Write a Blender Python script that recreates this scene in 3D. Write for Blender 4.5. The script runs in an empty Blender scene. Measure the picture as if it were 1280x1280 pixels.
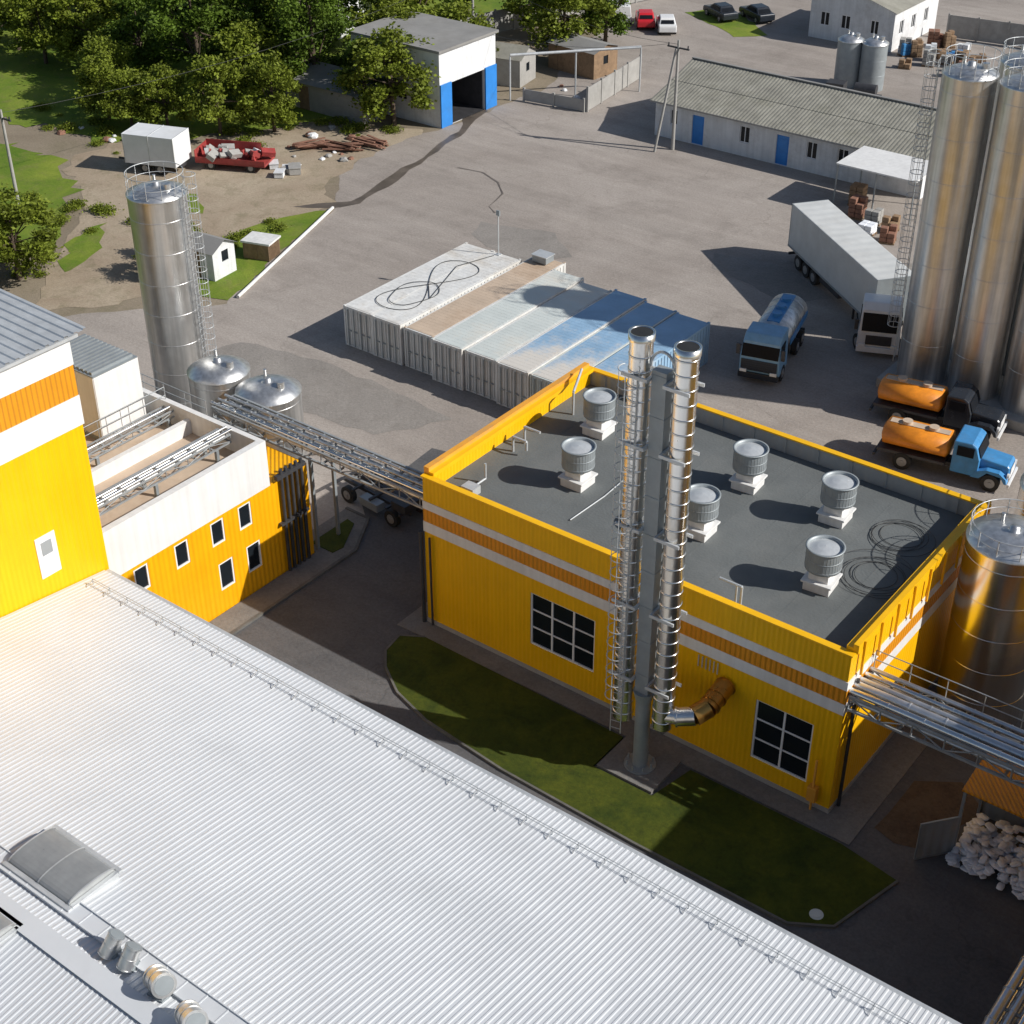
import bpy, math, random
import numpy as np
from mathutils import Vector, Matrix
random.seed(7); rng=np.random.default_rng(7)
sc=bpy.context.scene
COL=sc.collection
V=Vector
# ---------------------------------------------------------------- materials
def mat(name,col,rough=.6,metal=0.,var=.12,scale=1.5,bump=0.,bscale=15.,dirt=0.,dirtcol=(.12,.09,.06),rib=0.,ribk=20.,ribaxis=None,transl=0.,spec=.5,streak=0.,dlo=.5,dhi=.72,grad=0.):
    m=bpy.data.materials.new(name); m.use_nodes=True
    nt=m.node_tree; N=nt.nodes; L=nt.links
    p=N["Principled BSDF"]; p.inputs["Roughness"].default_value=rough; p.inputs["Metallic"].default_value=metal
    p.inputs["Specular IOR Level"].default_value=spec
    tc=N.new("ShaderNodeTexCoord")
    n1=N.new("ShaderNodeTexNoise"); n1.inputs["Scale"].default_value=scale; n1.inputs["Detail"].default_value=4; n1.inputs["Roughness"].default_value=.65
    L.new(tc.outputs["Object"],n1.inputs["Vector"])
    r=N.new("ShaderNodeValToRGB")
    c=col
    r.color_ramp.elements[0].position=.3; r.color_ramp.elements[1].position=.7
    r.color_ramp.elements[0].color=(c[0]*(1-var),c[1]*(1-var),c[2]*(1-var),1)
    r.color_ramp.elements[1].color=(min(1,c[0]*(1+var)),min(1,c[1]*(1+var)),min(1,c[2]*(1+var)),1)
    L.new(n1.outputs["Fac"],r.inputs["Fac"])
    out=r.outputs["Color"]
    if dirt>0:
        n2=N.new("ShaderNodeTexNoise"); n2.inputs["Scale"].default_value=scale*.45; n2.inputs["Detail"].default_value=7; n2.inputs["Roughness"].default_value=.75
        L.new(tc.outputs["Object"],n2.inputs["Vector"])
        src=n2.outputs["Fac"]
        if grad:
            sy=N.new("ShaderNodeSeparateXYZ"); L.new(tc.outputs["Object"],sy.inputs[0])
            mg=N.new("ShaderNodeMath"); mg.operation='MULTIPLY_ADD'; mg.inputs[1].default_value=-grad; L.new(sy.outputs[1],mg.inputs[0]); L.new(src,mg.inputs[2]); src=mg.outputs[0]
        r2=N.new("ShaderNodeValToRGB"); r2.color_ramp.elements[0].position=dlo; r2.color_ramp.elements[1].position=dhi
        r2.color_ramp.elements[0].color=(0,0,0,1); r2.color_ramp.elements[1].color=(dirt,dirt,dirt,1)
        L.new(src,r2.inputs["Fac"])
        mx=N.new("ShaderNodeMixRGB"); L.new(r2.outputs["Color"],mx.inputs["Fac"]); L.new(out,mx.inputs["Color1"]); mx.inputs["Color2"].default_value=(*dirtcol,1)
        out=mx.outputs["Color"]
    if streak>0:
        mp=N.new("ShaderNodeMapping"); mp.inputs["Scale"].default_value=(2.5,2.5,.12); L.new(tc.outputs["Object"],mp.inputs[0])
        n4=N.new("ShaderNodeTexNoise"); n4.inputs["Scale"].default_value=1.6; n4.inputs["Detail"].default_value=5; L.new(mp.outputs[0],n4.inputs["Vector"])
        r4=N.new("ShaderNodeValToRGB"); r4.color_ramp.elements[0].position=.35; r4.color_ramp.elements[1].position=.65
        k=1-streak; r4.color_ramp.elements[0].color=(k,k,k,1); r4.color_ramp.elements[1].color=(1,1,1,1); L.new(n4.outputs["Fac"],r4.inputs["Fac"])
        mx=N.new("ShaderNodeMixRGB"); mx.blend_type='MULTIPLY'; mx.inputs[0].default_value=1; L.new(out,mx.inputs[1]); L.new(r4.outputs["Color"],mx.inputs[2]); out=mx.outputs["Color"]
    L.new(out,p.inputs["Base Color"])
    mr=N.new("ShaderNodeMapRange"); mr.inputs["To Min"].default_value=max(.03,rough-.08); mr.inputs["To Max"].default_value=min(1,rough+.08)
    L.new(n1.outputs["Fac"],mr.inputs["Value"]); L.new(mr.outputs["Result"],p.inputs["Roughness"])
    h=None
    if bump>0:
        n3=N.new("ShaderNodeTexNoise"); n3.inputs["Scale"].default_value=bscale; n3.inputs["Detail"].default_value=2
        L.new(tc.outputs["Object"],n3.inputs["Vector"])
        b=N.new("ShaderNodeBump"); b.inputs["Strength"].default_value=bump; b.inputs["Distance"].default_value=.05
        L.new(n3.outputs["Fac"],b.inputs["Height"]); h=b.outputs["Normal"]
    if rib>0:
        sx=N.new("ShaderNodeSeparateXYZ"); L.new(tc.outputs["Object"],sx.inputs[0])
        if ribaxis is None:
            a=N.new("ShaderNodeMath"); a.operation='ADD'; L.new(sx.outputs[0],a.inputs[0]); L.new(sx.outputs[1],a.inputs[1]); src=a.outputs[0]
        else: src=sx.outputs[ribaxis]
        mu=N.new("ShaderNodeMath"); mu.operation='MULTIPLY'; L.new(src,mu.inputs[0]); mu.inputs[1].default_value=ribk
        si=N.new("ShaderNodeMath"); si.operation='SINE'; L.new(mu.outputs[0],si.inputs[0])
        b=N.new("ShaderNodeBump"); b.inputs["Strength"].default_value=rib; b.inputs["Distance"].default_value=.03
        L.new(si.outputs[0],b.inputs["Height"])
        if h: L.new(h,b.inputs["Normal"])
        h=b.outputs["Normal"]
    if h: L.new(h,p.inputs["Normal"])
    if transl>0:
        t=N.new("ShaderNodeBsdfTranslucent"); L.new(out,t.inputs["Color"])
        ms=N.new("ShaderNodeMixShader"); ms.inputs[0].default_value=transl
        L.new(p.outputs[0],ms.inputs[1]); L.new(t.outputs[0],ms.inputs[2]); L.new(ms.outputs[0],N["Material Output"].inputs[0])
    return m

def groundmat(name,base,light,dark,cracks=True,s1=.06,stain=.5,rough=.9):
    m=bpy.data.materials.new(name); m.use_nodes=True
    nt=m.node_tree; N=nt.nodes; L=nt.links; p=N["Principled BSDF"]; p.inputs["Roughness"].default_value=rough; p.inputs["Specular IOR Level"].default_value=.25
    tc=N.new("ShaderNodeTexCoord")
    def noise(s,d=8,r=.65,dist=0,vec=None):
        n=N.new("ShaderNodeTexNoise"); n.inputs["Scale"].default_value=s; n.inputs["Detail"].default_value=d; n.inputs["Roughness"].default_value=r; n.inputs["Distortion"].default_value=dist
        L.new(vec or tc.outputs["Object"],n.inputs["Vector"]); return n.outputs["Fac"]
    def ramp(src,a,b,c0,c1):
        r=N.new("ShaderNodeValToRGB"); r.color_ramp.elements[0].position=a; r.color_ramp.elements[1].position=b
        r.color_ramp.elements[0].color=(*c0,1); r.color_ramp.elements[1].color=(*c1,1); L.new(src,r.inputs["Fac"]); return r.outputs["Color"]
    def mix(f,a,b,typ='MIX'):
        x=N.new("ShaderNodeMixRGB"); x.blend_type=typ
        if isinstance(f,(int,float)): x.inputs["Fac"].default_value=f
        else: L.new(f,x.inputs["Fac"])
        L.new(a,x.inputs["Color1"])
        if isinstance(b,tuple): x.inputs["Color2"].default_value=(*b,1)
        else: L.new(b,x.inputs["Color2"])
        return x.outputs["Color"]
    c=ramp(noise(s1,7,.7,.6),.35,.65,base,light)
    c=mix(ramp(noise(s1*5,7,.75,.4),.5,.75,(0,0,0),(stain,)*3),c,dark)
    c=mix(1.,c,ramp(noise(7,4,.8),.25,.75,(.74,)*3,(1.18,)*3),'MULTIPLY')
    if cracks:
        mp=N.new("ShaderNodeMapping"); mp.inputs["Scale"].default_value=(.05,.6,1); mp.inputs["Rotation"].default_value=(0,0,.75); L.new(tc.outputs["Object"],mp.inputs[0])
        c=mix(1.,c,ramp(noise(1.0,5,.7,.3,mp.outputs[0]),.35,.65,(.88,)*3,(1.05,)*3),'MULTIPLY')
        v=N.new("ShaderNodeTexVoronoi"); v.feature='DISTANCE_TO_EDGE'; v.inputs["Scale"].default_value=.11
        nn=N.new("ShaderNodeTexNoise"); nn.inputs["Scale"].default_value=.5; nn.inputs["Detail"].default_value=5; L.new(tc.outputs["Object"],nn.inputs["Vector"])
        sc_=N.new("ShaderNodeVectorMath"); sc_.operation='ADD'; L.new(tc.outputs["Object"],sc_.inputs[0])
        s2=N.new("ShaderNodeVectorMath"); s2.operation='SCALE'; s2.inputs[3].default_value=4.0; L.new(nn.outputs["Color"],s2.inputs[0]); L.new(s2.outputs[0],sc_.inputs[1])
        L.new(sc_.outputs[0],v.inputs["Vector"])
        cr=ramp(v.outputs["Distance"],.0,.009,(.45,)*3,(0,)*3)
        cr=mix(1.,cr,ramp(noise(.12,3),.48,.6,(0,0,0),(1,1,1)),'MULTIPLY')
        c=mix(cr,c,dark)
    L.new(c,p.inputs["Base Color"])
    b=N.new("ShaderNodeBump"); b.inputs["Strength"].default_value=.5; b.inputs["Distance"].default_value=.04; L.new(noise(6,4,.8),b.inputs["Height"]); L.new(b.outputs[0],p.inputs["Normal"])
    return m

M={}
M['ground']=groundmat("ground_earth",(.22,.18,.13),(.30,.25,.185),(.10,.10,.04),False)
M['yard']=groundmat("yard_asphalt",(.30,.262,.232),(.40,.357,.32),(.19,.163,.14),True)
M['patch']=groundmat("repaired_asphalt",(.24,.22,.20),(.30,.275,.25),(.17,.15,.13),False,.2)
M['lane']=groundmat("lane_asphalt",(.10,.10,.105),(.14,.135,.135),(.065,.065,.065),True,.15,.4)
M['dirt']=groundmat("dirt_track",(.32,.25,.18),(.42,.35,.26),(.15,.14,.07),False,.14,.7)
M['grass']=groundmat("grass",(.09,.165,.014),(.22,.27,.035),(.20,.17,.07),False,.16,.7)
M['lawn']=groundmat("lawn_grass",(.030,.048,.005),(.078,.092,.008),(.016,.024,.005),False,.5,.6)
M['conc']=groundmat("concrete_paving",(.17,.165,.16),(.225,.215,.20),(.11,.10,.09),False,.4,.4)
M['wet']=mat("wet_asphalt",(.115,.095,.078),.45,0,.3,.8,dirt=.6,dirtcol=(.21,.18,.15))
M['mud']=groundmat("mud",(.09,.06,.04),(.14,.10,.065),(.03,.025,.02),False,.6)
M['yellow']=mat("yellow_panel",(.88,.475,.003),.45,0,.04,.5,rib=.3,ribk=31,dirt=.18,dirtcol=(.60,.32,.012),spec=.3,streak=.06)
M['amber']=mat("amber_panel",(.88,.41,.004),.45,0,.06,.5,rib=.5,ribk=25,dirt=.3,dirtcol=(.68,.26,.01),spec=.3,streak=.08)
M['yellowtrim']=mat("yellow_trim",(.88,.47,.004),.4,0,.06,1)
M['orange']=mat("orange_ribbed_panel",(.74,.29,.010),.5,0,.06,.8,rib=.9,ribk=31)
M['orangetrim']=mat("orange_trim",(.74,.34,.04),.5,0,.12,1.,dirt=.5,dirtcol=(.38,.28,.18))
M['white']=mat("white_panel",(.76,.755,.74),.5,0,.05,.6,dirt=.3,dirtcol=(.44,.42,.38),streak=.1)
M['whitewash']=mat("whitewashed_brick",(.72,.73,.74),.85,0,.1,.7,.3,12,dirt=.5,dirtcol=(.36,.34,.32),streak=.12)
M['hallroof']=mat("galvanised_roof_sheet",(.64,.66,.68),.42,.1,.05,.3,dirt=.45,dirtcol=(.50,.515,.53))
M['gal']=mat("galvanised_steel",(.56,.58,.59),.42,.35,.12,2.)
M['galdark']=mat("grey_painted_steel",(.30,.33,.345),.5,.3,.10,2.)
M['truss']=mat("weathered_truss_steel",(.36,.38,.39),.5,.35,.15,2.)
M['steel']=mat("stainless_steel",(.90,.88,.84),.24,1.,.05,.6,.06,2.5,streak=.12)
M['steel2']=mat("brushed_stainless",(.76,.76,.75),.36,.85,.08,1.2,.05,3,streak=.28)
M['reflsteel']=mat("wall_reflection_tinted_steel",(.50,.27,.07),.3,.9,.15,1.2)  # orange reflection of the yellow wall put into the steel colour
M['clad']=mat("insulated_pipe_cladding",(.66,.67,.68),.3,.8,.12,1.5)
M['bitumen']=mat("bitumen_roof",(.125,.135,.135),.85,0,.16,.35,.25,9,dirt=.6,dirtcol=(.185,.185,.175))
M['graywall']=mat("grey_sheet",(.34,.36,.37),.5,.2,.08,1.,rib=.5,ribk=12)
M['glass']=mat("dark_window_glass",(.012,.016,.02),.18,0,.1,1.,spec=.25)
M['glass2']=mat("dark_vehicle_glass",(.012,.014,.018),.35,0,.1,1.,spec=.1)
M['pvc']=mat("white_plastic_frame",(.78,.78,.78),.4,0,.03,2)
M['black']=mat("black_rubber",(.02,.02,.02),.7,0,.2,3)
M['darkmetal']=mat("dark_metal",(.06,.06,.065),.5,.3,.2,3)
M['rim']=mat("wheel_rim_paint",(.35,.35,.35),.45,.5,.15,3)
M['contwhite']=mat("weathered_white_container_paint",(.74,.74,.72),.6,0,.08,.5,.12,5,dirt=.6,dirtcol=(.48,.40,.30),streak=.15)
M['conttan']=mat("sun_faded_tan_container_roof",(.52,.41,.31),.7,0,.15,.4,.2,5,dirt=.7,dirtcol=(.36,.24,.15))
M['contblue']=mat("pale_grey_green_container_paint",(.56,.60,.58),.6,0,.10,.4,.1,5,dirt=.7,dirtcol=(.66,.58,.48))
M['contshade']=mat("shade_blue_worn_container_paint",(.27,.43,.60),.6,0,.15,.5,.15,5,dirt=.92,dirtcol=(.64,.59,.52),dlo=.50,dhi=.68,grad=.045)  # bluish silo shade put into the paint colour, pale stained towards the front
M['asbestos']=mat("weathered_fibre_cement_roof",(.27,.26,.22),.9,0,.22,.8,.3,8,dirt=.6,dirtcol=(.14,.135,.09))
M['feltroof']=mat("grey_felt_roof",(.25,.245,.235),.9,0,.15,.4,dirt=.5,dirtcol=(.15,.14,.12))
M['blue']=mat("blue_door_paint",(.03,.22,.62),.45,0,.1,1,dirt=.3,dirtcol=(.1,.2,.35))
M['truckblue']=mat("blue_truck_paint",(.06,.25,.52),.35,0,.15,2,dirt=.3,dirtcol=(.15,.13,.1))
M['lightblue']=mat("pale_blue_truck_paint",(.20,.38,.56),.35,0,.12,2,dirt=.3,dirtcol=(.3,.36,.4))
M['truckwhite']=mat("white_truck_paint",(.74,.75,.76),.35,0,.06,1,dirt=.25,dirtcol=(.4,.37,.32))
M['trailer']=mat("grey_trailer_tarpaulin",(.58,.59,.58),.6,0,.07,.7,dirt=.35,dirtcol=(.36,.34,.31),rib=.25,ribk=8,ribaxis=0)
M['tankorange']=mat("orange_tank_paint",(.76,.26,.02),.35,0,.18,1.5,dirt=.5,dirtcol=(.25,.1,.03))
M['red']=mat("red_car_paint",(.55,.02,.03),.3,0,.1,2)
M['carwhite']=mat("white_car_paint",(.75,.75,.75),.3,0,.04,2)
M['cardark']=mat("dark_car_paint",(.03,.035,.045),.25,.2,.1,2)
M['lamp']=mat("headlight_lens",(.8,.8,.78),.15,0,.02,2)
M['wood']=mat("weathered_wood",(.26,.17,.10),.85,0,.25,3,.3,10)
M['brick']=mat("brown_brick_blocks",(.24,.12,.08),.85,0,.25,3,.3,10)
M['concrete']=mat("concrete",(.34,.33,.31),.85,0,.12,1.5,.3,10,dirt=.4,dirtcol=(.18,.17,.15))
M['kerb']=mat("kerb_concrete",(.13,.125,.115),.9,0,.25,1.5,.3,10,dirt=.5,dirtcol=(.06,.065,.04))
M['bark']=mat("tree_bark",(.09,.065,.045),.95,0,.3,4,.6,12)
M['leaf']=mat("tree_leaves",(.095,.15,.018),.6,0,.6,.45,transl=.25,spec=.2)
M['leaf2']=mat("yellowing_tree_leaves",(.17,.21,.024),.6,0,.55,.5,transl=.25,spec=.2)
M['bag']=mat("white_sack_plastic",(.82,.84,.88),.55,0,.06,5,.3,12)
M['cable']=mat("dark_cable",(.05,.05,.05),.6,0,.1,3)
M['poly']=mat("polycarbonate_skylight",(.33,.34,.34),.3,.3,.12,1.5)
M['brickred']=mat("red_painted_metal",(.34,.045,.04),.6,0,.25,2,dirt=.5,dirtcol=(.2,.1,.08))
# ---------------------------------------------------------------- mesh builder
class B:
    def __init__(s,T=None): s.v=[];s.f=[];s.m=[];s.sm=[];s.T=T or Matrix.Identity(4)
    def add(s,vs,fs,m=0,smooth=False):
        o=len(s.v); T=s.T
        s.v+= [tuple(T@V(q)) for q in vs]
        for f in fs: s.f.append(tuple(i+o for i in f)); s.m.append(m); s.sm.append(smooth)
        return s
    def box(s,x0,x1,y0,y1,z0,z1,m=0):
        return s.add([(x0,y0,z0),(x1,y0,z0),(x1,y1,z0),(x0,y1,z0),(x0,y0,z1),(x1,y0,z1),(x1,y1,z1),(x0,y1,z1)],
          [(0,3,2,1),(4,5,6,7),(0,1,5,4),(1,2,6,5),(2,3,7,6),(3,0,4,7)],m)
    def cyl(s,p0,p1,r0,r1=None,n=12,m=0,caps=True,smooth=True):
        p0=V(p0);p1=V(p1); r1=r0 if r1 is None else r1
        d=(p1-p0).normalized(); a=d.orthogonal().normalized() if abs(d.z)<.99 else V((1,0,0)); a=(a-d*a.dot(d)).normalized(); b=d.cross(a)
        vs=[];
        for p,r in ((p0,r0),(p1,r1)):
            for i in range(n):
                t=2*math.pi*i/n; vs.append(p+a*math.cos(t)*r+b*math.sin(t)*r)
        s.add(vs,[(i,(i+1)%n,(i+1)%n+n,i+n) for i in range(n)],m,smooth)
        if caps:
            s.add(vs[:n],[tuple(range(n))[::-1]],m); s.add(vs[n:],[tuple(range(n))],m)
        return s
    def path(s,pts,r,n=6,m=0):
        for a,b in zip(pts[:-1],pts[1:]): s.cyl(a,b,r,n=n,m=m)
        return s
    def ring(s,c,R,r,n=28,k=5,m=0,a0=0,a1=2*math.pi):
        full=abs(a1-a0-2*math.pi)<1e-6; cnt=n if full else n+1
        vs=[]
        for i in range(cnt):
            t=a0+(a1-a0)*i/n
            for j in range(k):
                u=2*math.pi*j/k
                vs.append((c[0]+(R+r*math.cos(u))*math.cos(t),c[1]+(R+r*math.cos(u))*math.sin(t),c[2]+r*math.sin(u)))
        fs=[]
        for i in range(n):
            i2=(i+1)%cnt
            for j in range(k):
                j2=(j+1)%k; fs.append((i*k+j,i2*k+j,i2*k+j2,i*k+j2))
        return s.add(vs,fs,m,True)
    def lathe(s,c,prof,n=32,m=0,smooth=True):
        vs=[]
        for r,z in prof:
            for i in range(n):
                t=2*math.pi*i/n; vs.append((c[0]+r*math.cos(t),c[1]+r*math.sin(t),c[2]+z))
        fs=[]
        for a in range(len(prof)-1):
            for i in range(n):
                j=(i+1)%n; fs.append((a*n+i,a*n+j,(a+1)*n+j,(a+1)*n+i))
        return s.add(vs,fs,m,smooth)
    def prism(s,pts,z0,z1,m=0):
        n=len(pts); vs=[(x,y,z0) for x,y in pts]+[(x,y,z1) for x,y in pts]
        return s.add(vs,[tuple(range(n))[::-1],tuple(range(n,2*n))]+[(i,(i+1)%n,(i+1)%n+n,i+n) for i in range(n)],m)
    def extr(s,prof,y0,y1,m=0,inset=0,zi=1e9):
        n=len(prof); vs=[]
        for y,sg in ((y0,1),(y1,-1)):
            for x,z in prof: vs.append((x,y+(sg*inset if z>zi else 0),z))
        return s.add(vs,[tuple(range(n)),tuple(range(n,2*n))[::-1]]+[(i+n,(i+1)%n+n,(i+1)%n,i) for i in range(n)],m)
    def quad(s,a,b,c,d,m=0): return s.add([a,b,c,d],[(0,1,2,3)],m)
    def ob(s,p,u,n,a0,a1,z0,z1,c0,c1,m=0):
        p=V(p);u=V(u);n=V(n);Z=V((0,0,1)); vs=[]
        for z in (z0,z1):
            for a,c in ((a0,c0),(a1,c0),(a1,c1),(a0,c1)): vs.append(p+u*a+n*c+Z*z)
        return s.add(vs,[(0,3,2,1),(4,5,6,7),(0,1,5,4),(1,2,6,5),(2,3,7,6),(3,0,4,7)],m)
    def wall(s,p,u,n,W,z0,z1,ops=(),depth=.15,m=0):
        p=V(p);u=V(u);n=V(n);Z=V((0,0,1))
        xs=sorted({0,W}|{o[0] for o in ops}|{o[1] for o in ops}); zs=sorted({z0,z1}|{o[2] for o in ops}|{o[3] for o in ops})
        P=lambda a,z,c=0:p+u*a+Z*z+n*c
        for i in range(len(xs)-1):
            for j in range(len(zs)-1):
                a=(xs[i]+xs[i+1])/2;z=(zs[j]+zs[j+1])/2
                if any(o[0]<a<o[1] and o[2]<z<o[3] for o in ops): continue
                s.quad(P(xs[i],zs[j]),P(xs[i+1],zs[j]),P(xs[i+1],zs[j+1]),P(xs[i],zs[j+1]),m)
        for o in ops:
            a,b,c,d=o[:4]
            for q in ((P(a,c),P(b,c),P(b,c,-depth),P(a,c,-depth)),(P(a,d),P(b,d),P(b,d,-depth),P(a,d,-depth)),(P(a,c),P(a,d),P(a,d,-depth),P(a,c,-depth)),(P(b,c),P(b,d),P(b,d,-depth),P(b,c,-depth))): s.quad(*q,m)
        return s
WM={}
def setmeta(o,label=None,cat=None,kind=None,group=None):
    if label: o["label"]=label
    if cat: o["category"]=cat
    if kind: o["kind"]=kind
    if group: o["group"]=group
def fin(b,name,mats,parent=None,local=False,bevel=0,recalc=False,**k):
    import bmesh as _bm
    me=bpy.data.meshes.new(name)
    vs=b.v
    if parent is not None and not local:
        Ti=WM[parent.name].inverted(); vs=[tuple(Ti@V(q)) for q in vs]
    me.from_pydata(vs,[],b.f)
    me.polygons.foreach_set("material_index",b.m); me.polygons.foreach_set("use_smooth",b.sm); me.update()
    if recalc:
        bm=_bm.new(); bm.from_mesh(me); _bm.ops.recalc_face_normals(bm,faces=bm.faces[:]); bm.to_mesh(me); bm.free()
    for x in (mats if isinstance(mats,(list,tuple)) else [mats]): me.materials.append(M[x])
    o=bpy.data.objects.new(name,me); COL.objects.link(o)
    if parent is not None:
        o.parent=parent; WM[o.name]=WM[parent.name]
    else: WM[o.name]=Matrix.Identity(4)
    if bevel:
        md=o.modifiers.new("bevel","BEVEL"); md.width=bevel; md.segments=2; md.limit_method='ANGLE'; md.angle_limit=math.radians(40)
    setmeta(o,**k); return o
def bx(name,m,R,*boxes,local=False,bevel=0):
    for q in boxes:
        b=B(); b.box(*q); fin(b,name,m,R,local=local,bevel=bevel)
def cy(name,m,R,*cs,local=False,n=8):
    for p,q,r in cs:
        b=B(); b.cyl(p,q,r,n=n); fin(b,name,m,R,local=local)
def root(name,x,y,z=0,rot=0,**k):
    e=bpy.data.objects.new(name,None); e.location=(x,y,z); e.rotation_euler=(0,0,rot); e.empty_display_size=.5; COL.objects.link(e)
    WM[e.name]=Matrix.Translation((x,y,z))@Matrix.Rotation(rot,4,'Z'); setmeta(e,**k); return e
def copy_thing(r,x,y,z=0,rot=0,scale=None,label=None):
    n=r.copy(); COL.objects.link(n); n.location=(x,y,z); n.rotation_euler=(0,0,rot)
    if scale: n.scale=scale
    if label: n["label"]=label
    def rec(src,dst):
        for c in list(src.children):
            d=c.copy(); COL.objects.link(d); d.parent=dst; rec(c,d)
    rec(r,n); return n
def window(parent,p,u,n,a0,a1,z0,z1,cols,rows,rec=-.12,fw=.07,name="window"):
    b=B(); 
    b.ob(p,u,n,a0,a0+fw,z0,z1,rec,rec+.07); b.ob(p,u,n,a1-fw,a1,z0,z1,rec,rec+.07)
    b.ob(p,u,n,a0+fw,a1-fw,z0,z0+fw,rec,rec+.07); b.ob(p,u,n,a0+fw,a1-fw,z1-fw,z1,rec,rec+.07)
    for i in range(1,cols):
        a=a0+(a1-a0)*i/cols; b.ob(p,u,n,a-fw*.55,a+fw*.55,z0+fw,z1-fw,rec,rec+.06)
    for j in range(1,rows):
        z=z0+(z1-z0)*j/rows
        for i in range(cols):
            aa=a0+(a1-a0)*i/cols+(fw if i==0 else fw*.55); bb=a0+(a1-a0)*(i+1)/cols-(fw if i==cols-1 else fw*.55)
            b.ob(p,u,n,aa,bb,z-fw*.4,z+fw*.4,rec,rec+.05)
    f=fin(b,name,'pvc',parent)
    g=B(); g.ob(p,u,n,a0+.01,a1-.01,z0+.01,z1-.01,rec-.03,rec+.015); fin(g,"window_pane",'glass',f)
    return f
def ladder(b,x,y,z0,z1,d,w=.45,cage=True,off=.18):
    d=V((d[0],d[1],0)).normalized(); t=V((-d.y,d.x,0)); c=V((x,y,0))+d*off
    for sgn in (-1,1): b.cyl(c+t*w/2*sgn+V((0,0,z0)),c+t*w/2*sgn+V((0,0,z1)),.022,n=5)
    z=z0+.2
    while z<z1: b.cyl(c-t*w/2+V((0,0,z)),c+t*w/2+V((0,0,z)),.013,n=4,caps=False); z+=.33
    if cage:
        cc=c+d*.26; ang=math.atan2(d.y,d.x); z=z0+(2 if z1-z0>6 else .8)
        zs=z
        while z<z1+.6:
            b.ring((cc.x,cc.y,z),.34,.020,n=14,k=4,a0=ang-2.4,a1=ang+2.4); z+=.6
        for a in (-1.6,-.8,0,.8,1.6):
            q=cc+V((math.cos(ang+a),math.sin(ang+a),0))*.34; b.cyl(q+V((0,0,zs)),q+V((0,0,z-.6)),.013,n=4,caps=False)
def railring(b,x,y,z,r,h=1.0,n=12):
    for i in range(n):
        t=2*math.pi*i/n; b.cyl((x+r*math.cos(t),y+r*math.sin(t),z),(x+r*math.cos(t),y+r*math.sin(t),z+h),.02,n=4)
    b.ring((x,y,z+h),r,.022,n=32,k=4); b.ring((x,y,z+h*.5),r,.016,n=32,k=4)
def rail(b,p,q,h=1.0,step=1.2,r=.02):
    p=V(p);q=V(q);L=(q-p).length;n=max(1,int(L/step))
    for i in range(n+1):
        c=p+(q-p)*i/n; b.cyl(c,c+V((0,0,h)),r,n=4)
    for hh in (h,h*.5): b.cyl(p+V((0,0,hh)),q+V((0,0,hh)),r,n=4)
# ---------------------------------------------------------------- setting: ground
def sheet(name,pts,z,m,jit=0,**k):
    P=[]
    n=len(pts)
    for i in range(n):
        a=V((*pts[i],0));c=V((*pts[(i+1)%n],0)); L=(c-a).length; s=max(1,int(L/1.0)) if jit else 1
        for j in range(s):
            q=a+(c-a)*j/s; P.append((q.x+random.uniform(-jit,jit),q.y+random.uniform(-jit,jit),z))
    b=B(); b.add(P,[tuple(range(len(P)))]); 
    o=fin(b,name,m,kind="structure",**k)
    if o.data.polygons[0].normal.z<0: o.data.flip_normals()
    return o
b=B(); b.quad((-600,-500,0),(600,-500,0),(600,900,0),(-600,900,0)); fin(b,"ground",'ground',kind="structure")
sheet("yard",[(-37,8),(-29.5,16.5),(-34.5,31.5),(-38.5,36),(-40,44),(-38.5,47),(-38,60),(-47,84),(-52,100),(-30,140),(60,140),(90,60),(60,-20),(30,-60),(-20,-60),(-30,-10)],.008,'yard',.25)
sheet("dirt_road",[(-37.5,8.5),(-44,16),(-49,22),(-56,26),(-56,30),(-50,36),(-46.5,44),(-39,46.5),(-39,40),(-38,34),(-34.6,31.4),(-35,25),(-36.5,18),(-33.5,14)],.016,'dirt',.5)
sheet("lane_road",[(-5.9,-10.7),(-5.9,2.1),(-7.3,4.2),(-8.5,5.2),(-9,11),(-2,12.5),(22,12.5),(27,12),(27,-10.7)],.016,'lane',0)
sheet("asphalt_patch",[(-26,10),(-20,9.4),(-12,10.2),(-10,13.8),(-19,14.6),(-25,13.5)],.016,'patch',.2)
sheet("asphalt_patch",[(-9,38),(-3,36.5),(-1,38.8),(-6,41),(-10,40)],.016,'patch',.2)
sheet("asphalt_patch",[(-24,33),(-19,31.5),(-17,34),(-20,36.5),(-25,35.4)],.016,'patch',.25)
sheet("asphalt_patch",[(-1,44),(6,42),(9,46),(2,48)],.016,'patch',.2)
sheet("grass_field",[(-46,9),(-44.5,15),(-50,22),(-57,26),(-70,25),(-90,40),(-160,60),(-120,-40),(-40,-30),(-38.5,6)],.024,'grass',.8)
sheet("grass_bank",[(-57,30.2),(-51,36.5),(-47,44.5),(-47,50),(-50,60),(-54,84),(-60,110),(-160,120),(-140,40),(-75,28)],.024,'grass',.8)
sheet("grass_verge",[(-29.6,17),(-34.4,30.6),(-36.5,27),(-36.3,20),(-33,15.4)],.028,'grass',.3)
sheet("grass_strip",[(-41,86),(-33,82),(-31,84),(-38,90)],.028,'grass',.3)
sheet("grass_tuft_patch",[(-40.5,13.2),(-41.5,17.5),(-44.8,20.5),(-44.5,17)],.032,'grass',.5)
sheet("grass_tuft_patch",[(-47,24),(-43,23),(-40.5,25.5),(-44,27)],.032,'grass',.5)
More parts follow.
